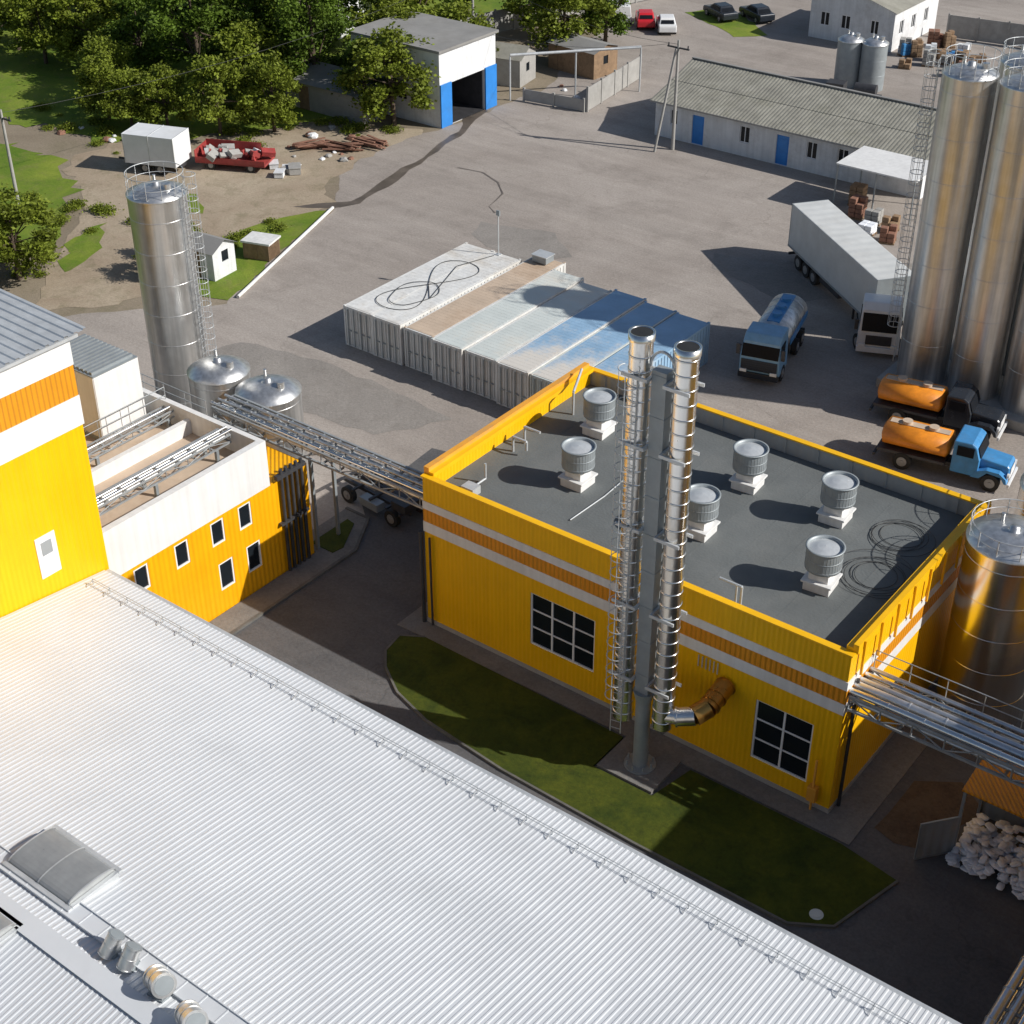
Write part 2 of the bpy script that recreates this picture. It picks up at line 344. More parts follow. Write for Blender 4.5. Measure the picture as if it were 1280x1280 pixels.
cl=[(-36.3,29.8,.5),(-34.9,31.2,.8),(-33.9,32.6,.35),(-34.3,35,.25),(-34.6,37.2,.55),(-35.2,39.6,.35),(-35.6,42.2,.22),(-36.4,45,.3),(-37,48,.25),(-38.2,50.5,.5),(-38.6,53,.3)]
sheet("wet_path",[(x+w_,y+w_*.2) for x,y,w_ in cl]+[(x-w_,y-w_*.2) for x,y,w_ in cl[::-1]],.02,'wet',.14)
cl=[(-32.5,42,.10),(-30.5,42.3,.06),(-28.4,41.4,.05),(-26.9,40.0,.07),(-26.2,37.6,.05),(-25.2,36.9,.04)]
sheet("tar_seam",[(x+w_*.3,y+w_) for x,y,w_ in cl]+[(x-w_*.3,y-w_) for x,y,w_ in cl[::-1]],.02,'wet',.05)
lawn=[(.6,-.95),(-.3,-1.5),(-.1,-2.6),(.6,-3.4),(2,-4.3),(4,-4.9),(8,-5.3),(14,-5.45),(20,-5.4),(21.3,-4.6),(22.1,-1.5),(19.8,-1.1),(13.6,-1.1),(13.2,-3.1),(10.6,-3.1),(10.6,-1.1)]
def lawnslab(name,pts,m,h):
    b=B(); b.prism(pts,0,h); o=fin(b,name,m,kind="structure",recalc=True); return o
lawnslab("lawn",lawn,'lawn',.10)
def kerb(pts,close=True,w=.09,h=.115,name="kerb"):
    b=B(); n=len(pts)
    for i in range(n if close else n-1):
        a=V((*pts[i],0));d=V((*pts[(i+1)%n],0)); u=(d-a).normalized(); nn=V((-u.y,u.x,0)); L=(d-a).length
        b.ob(a,u,nn,-w*.2,L+w*.2,0,h+.002*(i%3),-w/2,w/2)
    return fin(b,name,'kerb',kind="structure")
kerb(lawn[:11],False)
b=B(); b.prism([(-.9,-.95),(20,-.95),(20,12.4),(-.9,12.4)],0,.06); fin(b,"pavement",'conc',kind="structure",recalc=True)
b=B(); b.prism([(10.7,-3.0),(13.1,-3.0),(13.1,-.96),(10.7,-.96)],0,.14); fin(b,"pavement_pad",'conc',kind="structure",recalc=True)
b=B(); b.prism([(-7.25,-10.5),(-6.0,-10.5),(-6.0,2.0),(-7.25,4.2),(-8.6,4.2),(-8.6,.8),(-7.25,.8)],0,.10); fin(b,"pavement_strip",'conc',kind="structure",recalc=True)
lawnslab("lawn_patch",[(-7.9,1.2),(-6.6,1.2),(-6.5,1.8),(-7.4,3.5),(-7.9,3.6)],'lawn',.14)
kerb([(-5.95,-10.5),(-5.95,2.0),(-7.2,4.25),(-8.6,4.3)],False,w=.14,h=.13)
b=B(); b.prism([(-3,-10.7),(27,-10.7),(27,-5.75),(8,-5.65),(3,-5.3),(0,-6)],0,.03); fin(b,"apron_paving",'lane',kind="structure",recalc=True)
sheet("mud_patch",[(20.2,.2),(22.3,.4),(23.2,3.4),(21.8,4.6),(20.3,3.6)],.03,'mud',.2)
# ---------------------------------------------------------------- boiler building
Lb,Wb,Hb,Rz=18.68,11.5,7.23,6.55
R=root("boiler_building",Lb/2,Wb/2,0,label="yellow panelled box building with flat grey roof and striped fascia",cat="building")
w1=(5.34,8.42,1.4,3.95); w2=(15.4,17.7,.95,3.7)
b=B()
b.wall((0,0,0),(1,0,0),(0,-1,0),Lb,.25,Hb,[w1,w2])
b.wall((Lb,0,0),(0,1,0),(1,0,0),Wb,.25,Hb)
b.wall((Lb,Wb,0),(-1,0,0),(0,1,0),Lb,.25,Hb)
b.wall((0,Wb,0),(0,-1,0),(-1,0,0),Wb,.25,Hb)
fin(b,"wall",'yellow',R)
b=B(); 
for a in ((-.03,Lb+.03,-.03,.03),(-.03,Lb+.03,Wb-.03,Wb+.03),(-.03,.03,.03,Wb-.03),(Lb-.03,Lb+.03,.03,Wb-.03)): b.box(a[0],a[1],a[2],a[3],.06,.26)
fin(b,"plinth",'concrete',R)
for z0,z1,m,nm in ((5.75,6.12,'white',"white_band"),(5.15,5.75,'orange',"orange_band"),(4.66,5.15,'white',"white_band")):
    b=B(); t=.03 if m=='white' else .02
    b.ob((0,0,0),(1,0,0),(0,-1,0),-t,Lb+t,z0+.001,z1-.001,.0,t); b.ob((Lb,0,0),(0,1,0),(1,0,0),0,Wb,z0+.001,z1-.001,0,t); b.ob((0,Wb,0),(0,-1,0),(-1,0,0),0,Wb,z0+.001,z1-.001,0,t)
    fin(b,nm,m,R)
b=B(); b.box(.22,Lb-.22,.22,Wb-.22,Rz-.1,Rz)
for i in range(1,12):
    x=.22+i*1.5
    b.box(x,x+.05,.3,Wb-.3,Rz,Rz+.006)
fin(b,"roof",'bitumen',R)
b=B()
b.box(0.02,Lb-.02,0.02,.2,Rz-.2,Hb-.002,0); b.box(0.02,Lb-.02,Wb-.2,Wb-.02,Rz-.2,Hb-.002,1)
b.box(.02,.22,.2,Wb-.2,Rz-.2,Hb-.002,0); b.box(Lb-.22,Lb-.02,.2,Wb-.2,Rz-.2,Hb-.002,0)
for i in range(12): b.box(1+i*1.5,1.06+i*1.5,Wb-.24,Wb-.2,Rz,Hb-.02,1)
fin(b,"parapet",['yellow','graywall'],R)
b=B()
b.box(-.06,Lb+.06,-.06,.22,Hb,Hb+.06,0); b.box(-.06,Lb+.06,Wb-.22,Wb+.06,Hb,Hb+.06,0)
b.box(-.1,.16,.22,Wb-.22,Hb,Hb+.34,1); b.box(.16,.40,.22,Wb-.22,Hb,Hb+.18,0); b.box(Lb-.32,Lb-.08,.22,Wb-.22,Hb,Hb+.2,0); b.box(Lb-.08,Lb+.12,.22,Wb-.22,Hb,Hb+.36,0)
for y in np.arange(.6,Wb-.4,1.3): b.box(Lb+.12,Lb+.2,y,y+.08,Hb-1.1,Hb+.34,0)
fin(b,"parapet_coping",['yellowtrim','orangetrim'],R)
window(R,(0,0,0),(1,0,0),(0,-1,0),*w1,3,3)
window(R,(0,0,0),(1,0,0),(0,-1,0),*w2,2,3)
cy("downpipe",'darkmetal',R,((-.12,-.1,.06),(-.12,-.1,Hb-2.6),.09),((Lb+.12,.6,.06),(Lb+.12,.6,Hb-1.3),.07),((.35,-.12,.1),(.35,-.12,4.5),.05))
for i in range(6): cy("wall_pipe",'gal',R,((13.0+i*.16,-.08,4.1),(13.0+i*.16,-.08,4.6),.025),n=5)
for pts,r in (([(14.1,.6,Rz),(14.1,.6,Hb+.5),(13.2,.6,Hb+.5)],.05),([(13.8,.8,Rz),(13.8,.8,Hb+.35),(13.2,.8,Hb+.35)],.04),([(10.0,-.12,2.2),(10.0,-.12,4.4),(10.3,-.12,4.7)],.06)):
    b=B(); b.path(pts,r,7); fin(b,"wall_pipe",'gal',R)
b=B(); b.box(17.9,18.25,-.32,-.04,.5,1.15); b.cyl((18.08,-.2,1.15),(18.08,-.2,2.4),.05,n=8); b.cyl((18.08,-.2,.06),(18.08,-.2,.5),.05,n=8); fin(b,"gas_meter_box",'orangetrim',R,bevel=.02)
def vent(x,y):
    r=root("roof_ventilator",x,y,Rz,label="round grey sheet metal ventilator on a white square curb",cat="roof vent",group="round ventilators on the flat roof")
    b=B(); b.box(-.50,.50,-.50,.50,0,.36); b.box(-.58,.58,-.58,.58,.36,.44); b.box(-.38,.38,-.38,.38,.44,.82); fin(b,"curb",'white',r,local=True,bevel=.015)
    b=B(); b.lathe((0,0,0),[(.36,.82),(.66,.88),(.66,.93)],40) 
    b.lathe((0,0,.93),[(.66,0),(.66,.80)],40)
    for z in (.95,1.32,1.68): b.lathe((0,0,0),[(.66,z),(.672,z+.005),(.672,z+.03),(.66,z+.035)],40)
    b.lathe((0,0,0),[(.66,1.72),(.71,1.74),(.71,1.79),(.63,1.79),(.61,1.66)],40)
    for i in range(36):
        t=2*math.pi*i/36; c,s=math.cos(t),math.sin(t); b.cyl((.660*c,.660*s,.95),(.660*c,.660*s,1.72),.007,n=4,caps=False)
    fin(b,"drum",'galdark',r,local=True)
    b=B(); b.lathe((0,0,0),[(.61,1.68),(.3,1.76),(.001,1.80)],32,smooth=False); fin(b,"lid",'gal',r,local=True)
    return r
v0=vent(4.6,4.15)
for i,(x,y) in enumerate([(2.95,8.0),(10.3,4.1),(10.1,8.1),(14.0,8.05),(15.6,3.8)]): copy_thing(v0,x,y,Rz,random.random()*.1)
for (cx,cy_,n) in ((17.0,5.6,5),(16.6,8.4,4)):
    b=B()
    for i in range(n): b.ring((cx+random.uniform(-.2,.2),cy_+random.uniform(-.2,.2),Rz+.03+.02*i),.8+.15*i+random.uniform(-.07,.07),.014,n=30,k=4)
    fin(b,"cable_coil",'cable',label="loose coil of dark cable lying on grey roof",cat="cable",group="cable coils on the flat roof")
b=B(); b.path([(5.9,1.8,Rz+.04),(6.0,4.0,Rz+.04),(5.9,6,Rz+.04)],.03,5); fin(b,"roof_conduit",'gal',label="thin grey conduit lying across the flat roof",cat="pipe")
b=B(); b.box(1.3,1.9,.8,1.3,Rz,Rz+.35); b.path([(1.6,1.3,Rz+.2),(1.6,2.0,Rz+.2),(1.6,2.0,Rz+.9)],.05,6); fin(b,"roof_vent_box",'gal',label="small grey box with bent vent pipe on flat roof",cat="roof vent")
for pts in ([(1.0,4.6,Rz),(1.0,4.6,Rz+.7),(1.7,4.6,Rz+.7),(1.7,4.6,Rz+.3)],[(1.0,5.4,Rz),(1.0,5.4,Rz+.8),(1.8,5.4,Rz+.8)],[(1.2,8.6,Rz),(1.2,8.6,Rz+1.1),(.5,10.2,Rz+1.3)]):
    b=B(); b.path(pts,.06,6); fin(b,"roof_vent_pipe",'gal',label="small grey bent vent pipe on flat roof",cat="pipe",group="bent vent pipes on flat roof")
# ---------------------------------------------------------------- chimney
cx,cyy=11.95,-2.0
R=root("twin_flue_chimney",cx,cyy,.14,label="tall twin stainless steel flues on grey mast with caged ladder",cat="chimney")
b=B(); b.cyl((cx,cyy,.14),(cx,cyy,.20),.6,n=20); b.cyl((cx,cyy,.2),(cx,cyy,3.2),.28,n=20); b.cyl((cx,cyy,3.2),(cx,cyy,3.7),.28,.4,n=20)
b.box(cx-.27,cx+.27,cyy-.22,cyy+.22,3.7,16.7)
for z in np.arange(4.5,16.6,1.5): b.box(cx-.285,cx+.285,cyy-.235,cyy+.235,z,z+.05)
for i in range(8):
    t=2*math.pi*i/8; b.box(cx+.5*math.cos(t)-.03,cx+.5*math.cos(t)+.03,cyy+.5*math.sin(t)-.03,cyy+.5*math.sin(t)+.03,.2,.4)
fin(b,"mast",'galdark',R)
def flue(x,top,bot):
    b=B(); r=.38
    b.cyl((x,cyy,bot),(x,cyy,top),r,n=32); z=bot+.3
    while z<top: b.lathe((x,cyy,z),[(r,0),(r+.022,.01),(r+.022,.06),(r,.07)],32); z+=.52
    b.lathe((x,cyy,top),[(r+.05,-.25),(r+.05,.02),(r-.02,.02),(r-.02,-.2)],32)
    b.lathe((x,cyy,top),[(r-.03,.005),(.0,.006)],32,1)
    b.lathe((x,cyy,bot-.35),[(.12,0),(r,.35)],32)
    fin(b,"flue_pipe",['steel','black'],R)
flue(cx-.84,17.75,2.1); flue(cx+.84,17.75,2.5)
for z in (4.2,7.4,10.6,13.8,16.3):
    for s in (-1,1):
        b=B(); xa,xb=sorted((cx+s*.29,cx+s*1.26)); b.box(xa,xb,cyy-.46,cyy-.40,z,z+.12); b.box(xa,xb,cyy+.40,cyy+.46,z,z+.12); xa,xb=sorted((cx+s*.29,cx+s*.37)); b.box(xa,xb,cyy-.40,cyy+.40,z,z+.12); fin(b,"bracket",'gal',R)
b=B(); 
for k in range(10):
    a,c=math.pi*k/10,math.pi*(k+1)/10; b.cyl((cx-.45*math.cos(a),cyy,16.7+.6*math.sin(a)),(cx-.45*math.cos(c),cyy,16.7+.6*math.sin(c)),.05,n=6)
fin(b,"connecting_pipe",'gal',R)
b=B(); ladder(b,cx-.86,cyy-.42,1.6,16.3,(.22,-1),w=.40,off=.06); fin(b,"caged_ladder",'gal',R)
x=cx+.84
b=B(); b.cyl((x+.1,cyy-.02,3.05),(x+.62,cyy+.10,3.15),.30,n=20); b.cyl((x+.55,cyy+.08,3.14),(x+1.15,cyy+.35,3.3),.36,n=20); b.cyl((x+.5,cyy+.06,3.13),(x+.56,cyy+.09,3.14),.40,n=20); fin(b,"flue_elbow",'steel',R)
b=B(); b.cyl((x+1.1,cyy+.3,3.3),(x+1.38,cyy+.8,3.5),.38,n=20); b.cyl((x+1.35,cyy+.75,3.48),(x+1.38,cyy+1.99,3.75),.38,n=20)
for yy in (.9,1.3,1.9): b.cyl((x+1.38,cyy+yy,3.5+.19*(yy-.75)),(x+1.38,cyy+yy+.05,3.5+.19*(yy-.7)),.41,n=20)
fin(b,"wall_duct",'reflsteel',R)
# ---------------------------------------------------------------- white metal hall (foreground)
ey,ry=-10.75,-24.0
def hz(y): return 6.0+(ey-y)*.115
R=root("factory_hall",14,-25,0,label="large low hall with pale corrugated metal roof",cat="building")
b=B(); b.box(-6.55,40,-38.5,ey-.35,0,5.9); fin(b,"wall",'white',R)
b=B(); x=-6.55; P=.19; xs=[];zs=[]
while x<40:
    for dx,dz in ((0,0),(.085,0),(.115,.015),(.16,.015)): xs.append(x+dx); zs.append(dz)
    x+=P
n=len(xs); vs=[]
ysl=[(ey,hz(ey)),(-15.2,hz(-15.2)),(-15.2,hz(-15.2)+.010),(-19.6,hz(-19.6)+.010),(-19.6,hz(-19.6)+.02),(ry,hz(ry)+.02),(-38.8,hz(ry)-14.8*.115)]
for (y,zb) in ysl: vs+=[(xs[i],y,zb+zs[i]) for i in range(n)]
fs=[]
for k in range(len(ysl)-1): fs+=[(k*n+i,k*n+i+1,(k+1)*n+i+1,(k+1)*n+i) for i in range(n-1)]
b.add(vs,fs); fin(b,"roof",'hallroof',R)
b=B(); b.box(-6.5,40,ry-.3,ry+.3,hz(ry)+.04,hz(ry)+.07); fin(b,"ridge_cap",'hallroof',R)
b=B(); b.box(-6.5,40,ey-.02,ey+.16,hz(ey)-.16,hz(ey)-.02); fin(b,"gutter",'gal',R)
b=B()
xx=-6
while xx<40:
    y=ey-.95; z=hz(y)+.02
    b.cyl((xx,y,z),(xx,y,z+.26),.018,n=4); b.cyl((xx,y,z+.2),(xx,y-.3,z+.04),.014,n=4)
    xx+=.95
for h in (.14,.25): b.cyl((-6,ey-.95,hz(ey-.95)+.03+h),(40,ey-.95,hz(ey-.95)+.03+h),.012,n=4)
fin(b,"snow_guard_rail",'gal',R)
b=B(); yy=-22.9; zz=hz(yy)+.07
b.box(-6,40,yy-.25,yy+.25,zz,zz+.05); b.box(-6,40,yy-.28,yy-.25,zz,zz+.10); b.box(-6,40,yy+.25,yy+.28,zz,zz+.10)
for k in range(60): b.box(-6+k*.75,-5.96+k*.75,yy-.24,yy+.24,zz+.05,zz+.065)
fin(b,"roof_walkway",'hallroof',R)
def skylight(x,y,lab):
    z=hz(y)+.0
    r=root("barrel_skylight",x,y,z,label=lab,cat="skylight",group="barrel skylights on the hall roof")
    b=B(); b.box(-1.35,1.35,-.85,.85,-.1,.22); b.box(-1.45,1.45,-.95,-.80,.18,.27); b.box(-1.45,1.45,.80,.95,.18,.27); b.box(-1.45,-1.30,-.80,.80,.18,.27); b.box(1.30,1.45,-.80,.80,.18,.27); fin(b,"curb",'gal',r,local=True,bevel=.02)
    b=B(); n=14; A=.80;H0=.22
    pr=[(-A*math.cos(math.pi*i/n),.25+H0*math.sin(math.pi*i/n)**.8) for i in range(n+1)]
    for i in range(n):
        b.add([(-1.3,*pr[i]),(1.3,*pr[i]),(1.3,*pr[i+1]),(-1.3,*pr[i+1])],[(0,1,2,3)],0,True)
    b.add([(-1.3,*q) for q in pr],[tuple(range(n+1))]); b.add([(1.3,*q) for q in pr],[tuple(range(n+1))[::-1]])
    fin(b,"dome",'poly',r,local=True)
    for xx in (-1.32,-.02,1.27):
        b=B(); 
        for i in range(n):
            p0=(pr[i][0]*1.02,pr[i][1]+.02);p1=(pr[i+1][0]*1.02,pr[i+1][1]+.02)
            b.add([(xx,*p0),(xx+.05,*p0),(xx+.05,*p1),(xx,*p1)],[(0,1,2,3)])
        fin(b,"rib",'gal',r,local=True)
    return r
s0=skylight(5.55,-22.1,"grey arched skylight on metal curb on hall roof")
copy_thing(s0,5.0,-25.0,hz(-24)-.2,0)
def rfan(x,y,s,ang):
    z=hz(y)+.0
    r=root("roof_fan",x,y,z,ang,label="silvery metal drum shaped roof fan on short stand",cat="fan",group="fans on the hall roof")
    b=B(); b.box(-.35*s,.35*s,-.35*s,.35*s,0,.12); b.box(-.3*s,-.22*s,-.3*s,.3*s,.12,.3*s+.2); b.box(.22*s,.3*s,-.3*s,.3*s,.12,.3*s+.2); fin(b,"stand",'galdark',r,local=True)
    b=B(); c=V((0,0,.5*s+.12)); d=V((.25,.5,.8)).normalized() if s<.6 else V((.85,-.35,.35)).normalized()
    L=.62 if s<.6 else .42
    b.cyl(c-d*L*s,c+d*L*s,.42*s,n=28); b.cyl(c+d*(L-.06)*s,c+d*L*1.01*s,.46*s,n=28); b.cyl(c-d*L*s,c-d*(L-.06)*s,.46*s,n=28); b.cyl(c-d*.03*s,c+d*.03*s,.44*s,n=28)
    fin(b,"drum",'steel2',r,local=True)
    b=B(); b.cyl(c+d*L*1.015*s,c+d*(L*1.03)*s,.36*s,n=24); fin(b,"grille",'galdark',r,local=True); return r
rfan(9.0,-23.2,.52,.1); rfan(9.7,-23.2,.52,.3); rfan(11.0,-23.3,.74,.1); rfan(12.5,-23.6,.74,.05)
# ---------------------------------------------------------------- tall yellow block
R=root("production_building",-13,-17,0,label="tall yellow and white panelled factory block",cat="building")
X0,X1,Y0,Y1,Zt=-22.0,-6.6,-30.0,-10.5,15.7
b=B(); b.wall((X1,Y1,0),(0,-1,0),(1,0,0),Y1-Y0,0,Zt,[(2.0,2.85,7.05,8.75)]); b.wall((X0,Y1,0),(1,0,0),(0,1,0),X1-X0,0,Zt); b.wall((X0,Y0,0),(0,1,0),(-1,0,0),Y1-Y0,0,Zt); b.wall((X0,Y0,0),(1,0,0),(0,-1,0),X1-X0,0,Zt)
fin(b,"wall",'yellow',R)
for z0,z1,m in ((14.55,Zt,'white'),(13.35,14.55,'amber'),(12.2,13.35,'white')):
    b=B(); t=.05 if m=='white' else .03
    b.ob((X1,Y1,0),(0,-1,0),(1,0,0),-t,Y1-Y0,z0+.001,z1-.001,0,t); b.ob((X0,Y1,0),(1,0,0),(0,1,0),0,X1-X0,z0+.001,z1-.001,0,t)
    fin(b,"orange_band" if m=='amber' else "white_band",m if m=='white' else 'orange',R)
b=B(); b.ob((X1,Y1,0),(0,-1,0),(1,0,0),2.0,2.85,7.05,8.75,-.06,.03); D=fin(b,"door",'pvc',R)
b=B(); b.ob((X1,Y1,0),(0,-1,0),(1,0,0),2.2,2.65,7.95,8.5,.03,.045); fin(b,"window_pane",'graywall',D)
b=B(); xs=[];zs=[]
y=Y0-.2
while y<Y1+.3:
    for dy,dz in ((0,0),(.2,0),(.24,.05),(.36,.05)): xs.append(y+dy); zs.append(dz)
    y+=.4
n=len(xs); vs=[(X0-.2,xs[i],Zt+.5+zs[i]) for i in range(n)]+[(X1+.25,xs[i],Zt+.03+zs[i]) for i in range(n)]
b.add(vs,[(i,n+i,n+i+1,i+1) for i in range(n-1)]); b.box(X1+.2,X1+.3,Y0,Y1+.25,Zt-.1,Zt+.02)
fin(b,"roof",'gal',R)
# ---------------------------------------------------------------- wing
R=root("wing_building",-12,-5,0,label="low wing with white parapet over orange wall and small windows",cat="building")
wx,wy0,wy1,wxl=-7.3,-10.45,-1.5,-19.5
ops=[]
for y in (-8.6,-6.5,-4.55,-3.0): ops.append((y-wy0-.36,y-wy0+.36,3.45,4.6))
for y in (-4.35,-2.75): ops.append((y-wy0-.40,y-wy0+.40,1.15,2.5))
b=B(); b.wall((wx,wy0,0),(0,1,0),(1,0,0),.75-wy0,0,4.8,ops,.12)
b.wall((wx,.75,0),(-1,0,0),(0,1,0),4.2,0,4.8); b.wall((wx-4.2,.75,0),(0,-1,0),(-1,0,0),2.2,0,4.8)
b.quad((wx-4.2,wy1,4.8),(wx,wy1,4.8),(wx,.75,4.8),(wx-4.2,.75,4.8))
fin(b,"wall",'amber',R)
for o in ops: window(R,(wx,wy0,0),(0,1,0),(1,0,0),o[0],o[1],o[2],o[3],1,1,rec=-.09,fw=.075)
b=B(); b.box(wx-.25,wx+.06,wy0,wy1,4.8,7.0); b.box(wxl,wx-.25,wy1-.25,wy1,4.8,7.0); b.box(wxl,wxl+.25,wy0,wy1-.25,4.8,7.0); b.box(wxl,-7.6,wy1-.15,wy1-.02,0,4.8)
b.box(wxl+.1,wxl+.2,wy0,wy1,0,4.8)
b.box(wx-4.5,wx-4.25,wy0,wy1-.25,5.9,6.6)
fin(b,"parapet",'white',R)
b=B(); b.box(wxl+.25,wx-4.5,wy0,wy1-.25,5.8,5.95,0); b.box(wx-4.25,wx-.25,wy0,wy1-.25,5.8,5.95,0); fin(b,"roof",'conttan',R)
for y in (-.9,-.6,-.3,0,.3): cy("wall_pipe",'darkmetal',R,((wx+.12,y,.1),(wx+.12,y,5.3),.08))
bx("pipe_clamp",'darkmetal',R,(wx+.02,wx+.22,-1.2,.5,4.9,5.1),(wx+.02,wx+.22,-1.2,.5,2.6,2.7))
R=root("air_handling_unit",-15.6,-3.3,5.95,label="white rectangular air handling unit with grey louvred top",cat="ventilation unit")
b=B(); b.box(-1.7,1.7,-1.3,1.1,.2,3.1)
for x in (-1.65,-.6,.5,1.62): b.box(x,x+.05,-1.33,1.13,.15,3.12)
fin(b,"casing",'white',R,local=True,bevel=.02)
b=B(); b.box(-1.7,1.7,-1.3,1.1,3.12,3.16)
for i in range(12): b.box(-1.6+i*.27,-1.46+i*.27,-1.2,1.0,3.16,3.28)
fin(b,"louvre",'galdark',R,local=True)
bx("base_frame",'galdark',R,(-1.7,1.7,-1.3,1.1,.0,.2),local=True)
R=root("roof_duct",-17.5,-7.5,5.95,label="pale rectangular duct with elbow on tan roof",cat="duct")
b=B(); b.box(-.4,.4,-2.2,2.0,.25,.85); b.box(-.4,.4,1.3,2.0,.85,1.6); 
for y in (-1.5,-.5,.5): b.box(-.43,.43,y,y+.05,.22,.88)
fin(b,"duct_body",'gal',R,local=True); bx("support",'galdark',R,(-.3,.3,-1.8,-1.7,0,.25),(-.3,.3,.7,.8,0,.25),local=True)
def rack(name,p,q,w,z,npipe,label,posts=True,base=0,railing=True,mt='truss',h=.55,group=None,th=1.,radii=(.07,.1,.06,.12),pm='steel2'):
    p=V((*p,z));q=V((*q,z)); u=(q-p).normalized(); n=V((-u.y,u.x,0)); L=(q-p).length
    mid=(p+q)/2
    R=root(name,mid.x,mid.y,base,label=label,cat="pipe bridge",group=group)
    b=B()
    for sgn in (-1,1):
        c=n*w/2*sgn
        for dz in (0,h):
            b.ob(p+c,u,n,0,L,dz,dz+.09*th,-.05*th,.05*th)
        k=max(2,int(L/1.1))
        for i in range(k+1):
            a=p+c+u*(L*i/k); b.cyl(a,a+V((0,0,h)),.035*th,n=4)
            if i<k: b.cyl(a+V((0,0,.05 if i%2 else h)),a+u*(L/k)+V((0,0,h if i%2 else .05)),.028*th,n=4)
    k=max(2,int(L/.9))
    for i in range(k+1):
        a=p+u*(L*i/k); b.ob(a,n,u,-w/2,w/2,0,.07*th,-.04,.04)
        b.ob(a,n,u,-w/2,w/2,h,h+.07*th,-.04,.04)
    fin(b,"truss",mt,R)
    for i in range(npipe):
        b=B()
        off=-w/2+w*(i+.7)/(npipe+.4); r=radii[i%len(radii)]
        zz=.12+r if i%2 else h+.08+r
        b.cyl(p+n*off+V((0,0,zz))-u*.2,p+n*off+V((0,0,zz))+u*(L+.2),r,n=14)
        kk=int(L/1.3)
        for j in range(1,kk): a=p+n*off+V((0,0,zz))+u*(j*1.3+.3*i); b.cyl(a,a+u*.05,r*1.18,n=14)
        fin(b,"pipe",pm if i%3 else 'steel',R)
    if railing:
        b=B(); rail(b,p+n*w/2+V((0,0,h+.1)),q+n*w/2+V((0,0,h+.1)),.8); fin(b,"handrail",mt,R)
    if posts:
        for f in posts:
            for sgn in (-1,1):
                a=p+u*(L*f)+n*w/2*sgn; bx("post",'galdark',R,(a.x-.07,a.x+.07,a.y-.07,a.y+.07,base,z))
    return R
rack("pipe_bridge",(-13.4,1.75),(-.02,1.75),1.35,4.75,6,"grey steel truss bridge carrying shiny pipes between buildings",posts=(.03,.45),railing=False)
rack("pipe_bridge",(Lb+.1,1.0),(28.0,1.0),1.8,4.9,9,"grey truss bridge carrying dense shiny clad pipes from yellow wall",posts=(.97,),railing=True,radii=(.12,.09,.14,.08,.10),pm='clad')
rack("pipe_rack",(-9.3,-10.2),(-9.3,-1.9),.75,6.5,4,"steel pipe rack with pipes crossing low roof",posts=(.1,.5,.9),base=5.95,railing=False,h=.35,th=.7)
rack("pipe_rack",(-12.9,-6.5),(-12.9,-1.6),.6,6.4,2,"slim steel walkway rack with pipes above low roof",posts=(.1,.9),base=5.95,railing=True,h=.3,th=.6)
rack("pipe_rack",(-18.8,-.8),(-12,-.8),.7,5.6,2,"steel walkway rack with pipes behind white parapet",posts=(.1,.9),base=0,railing=True,h=.3,th=.6)
rack("pipe_rack",(27.9,-12),(27.9,0),1.0,3.0,5,"bundle of shiny pipes on low steel rack",posts=(.1,.5,.9),railing=False,pm='clad',radii=(.12,.15,.1))
# ---------------------------------------------------------------- silos and tanks
def silo(name,lab,x,y,r,h,z0=0,lad=None,group=None,ml='steel',seam=1.6,dome=.35,railh=1.0,cat="silo"):
    R=root(name,x,y,z0,label=lab,cat=cat,group=group)
    b=B()
    b.cyl((0,0,0),(0,0,h),r,n=64); z=seam
    while z<h-.2: b.lathe((0,0,z),[(r,0),(r+.010,.01),(r+.010,.04),(r,.05)],64); z+=seam
    fin(b,"shell",ml,R,local=True)
    b=B(); b.lathe((0,0,h),[(r+.04,-.06),(r+.04,.02),(r*.6,dome*.75),(r*.2,dome),(.18,dome),(.18,dome+.18),(.001,dome+.2)],40)
    b.cyl((r*.5,.1,h+dome*.5),(r*.5,.1,h+dome+.2),.18,n=16); b.cyl((-r*.4,r*.3,h+dome*.5),(-r*.4,r*.3,h+dome+.25),.08,n=10)
    fin(b,"top",'steel2',R,local=True)
    if railh:
        b=B(); railring(b,0,0,h,r*.97,railh); fin(b,"guard_rail",'gal',R,local=True)
    if lad is not None:
        b=B(); ladder(b,lad[0]*r,lad[1]*r,.6,h+.5,lad,w=.5); fin(b,"caged_ladder",'gal',R,local=True)
    return R
silo("storage_silo","tall shiny steel silo with top railing beside low wing",-21,5.7,1.40,12.3,lad=(.95,.3),ml='steel2')
silo("storage_tank","squat stainless tank with conical top beside pipe bridge",-16.0,3.9,1.45,5.2,lad=None,group="squat tanks beside the pipe bridge",railh=0,cat="tank",ml='steel2',dome=.45)
silo("storage_tank","squat stainless tank with conical top beside pipe bridge",-12.7,3.9,1.5,5.2,lad=None,group="squat tanks beside the pipe bridge",railh=0,cat="tank",ml='steel2',dome=.45)
b=B(); b.box(5.8,20,30.2,38,0,.55); fin(b,"silo_foundation",'concrete',label="concrete plinth under the tall steel silos",cat="foundation",bevel=.04)
g="tall stainless silos in a row"
silo("storage_silo","very tall stainless steel silo on concrete plinth",7.5,32.0,1.3,16.2,.55,lad=(-1,-.25),group=g,seam=2.2,ml='steel2')
for (x,y) in ((10.35,32.1),(13.2,32.2),(16.1,32.2),(9.0,35.4),(11.9,35.5),(14.8,35.6)): 
    silo("storage_silo","very tall stainless steel silo on concrete plinth",x,y,1.3,16.2,.55,group=g,seam=2.2,ml='steel2',railh=.8)
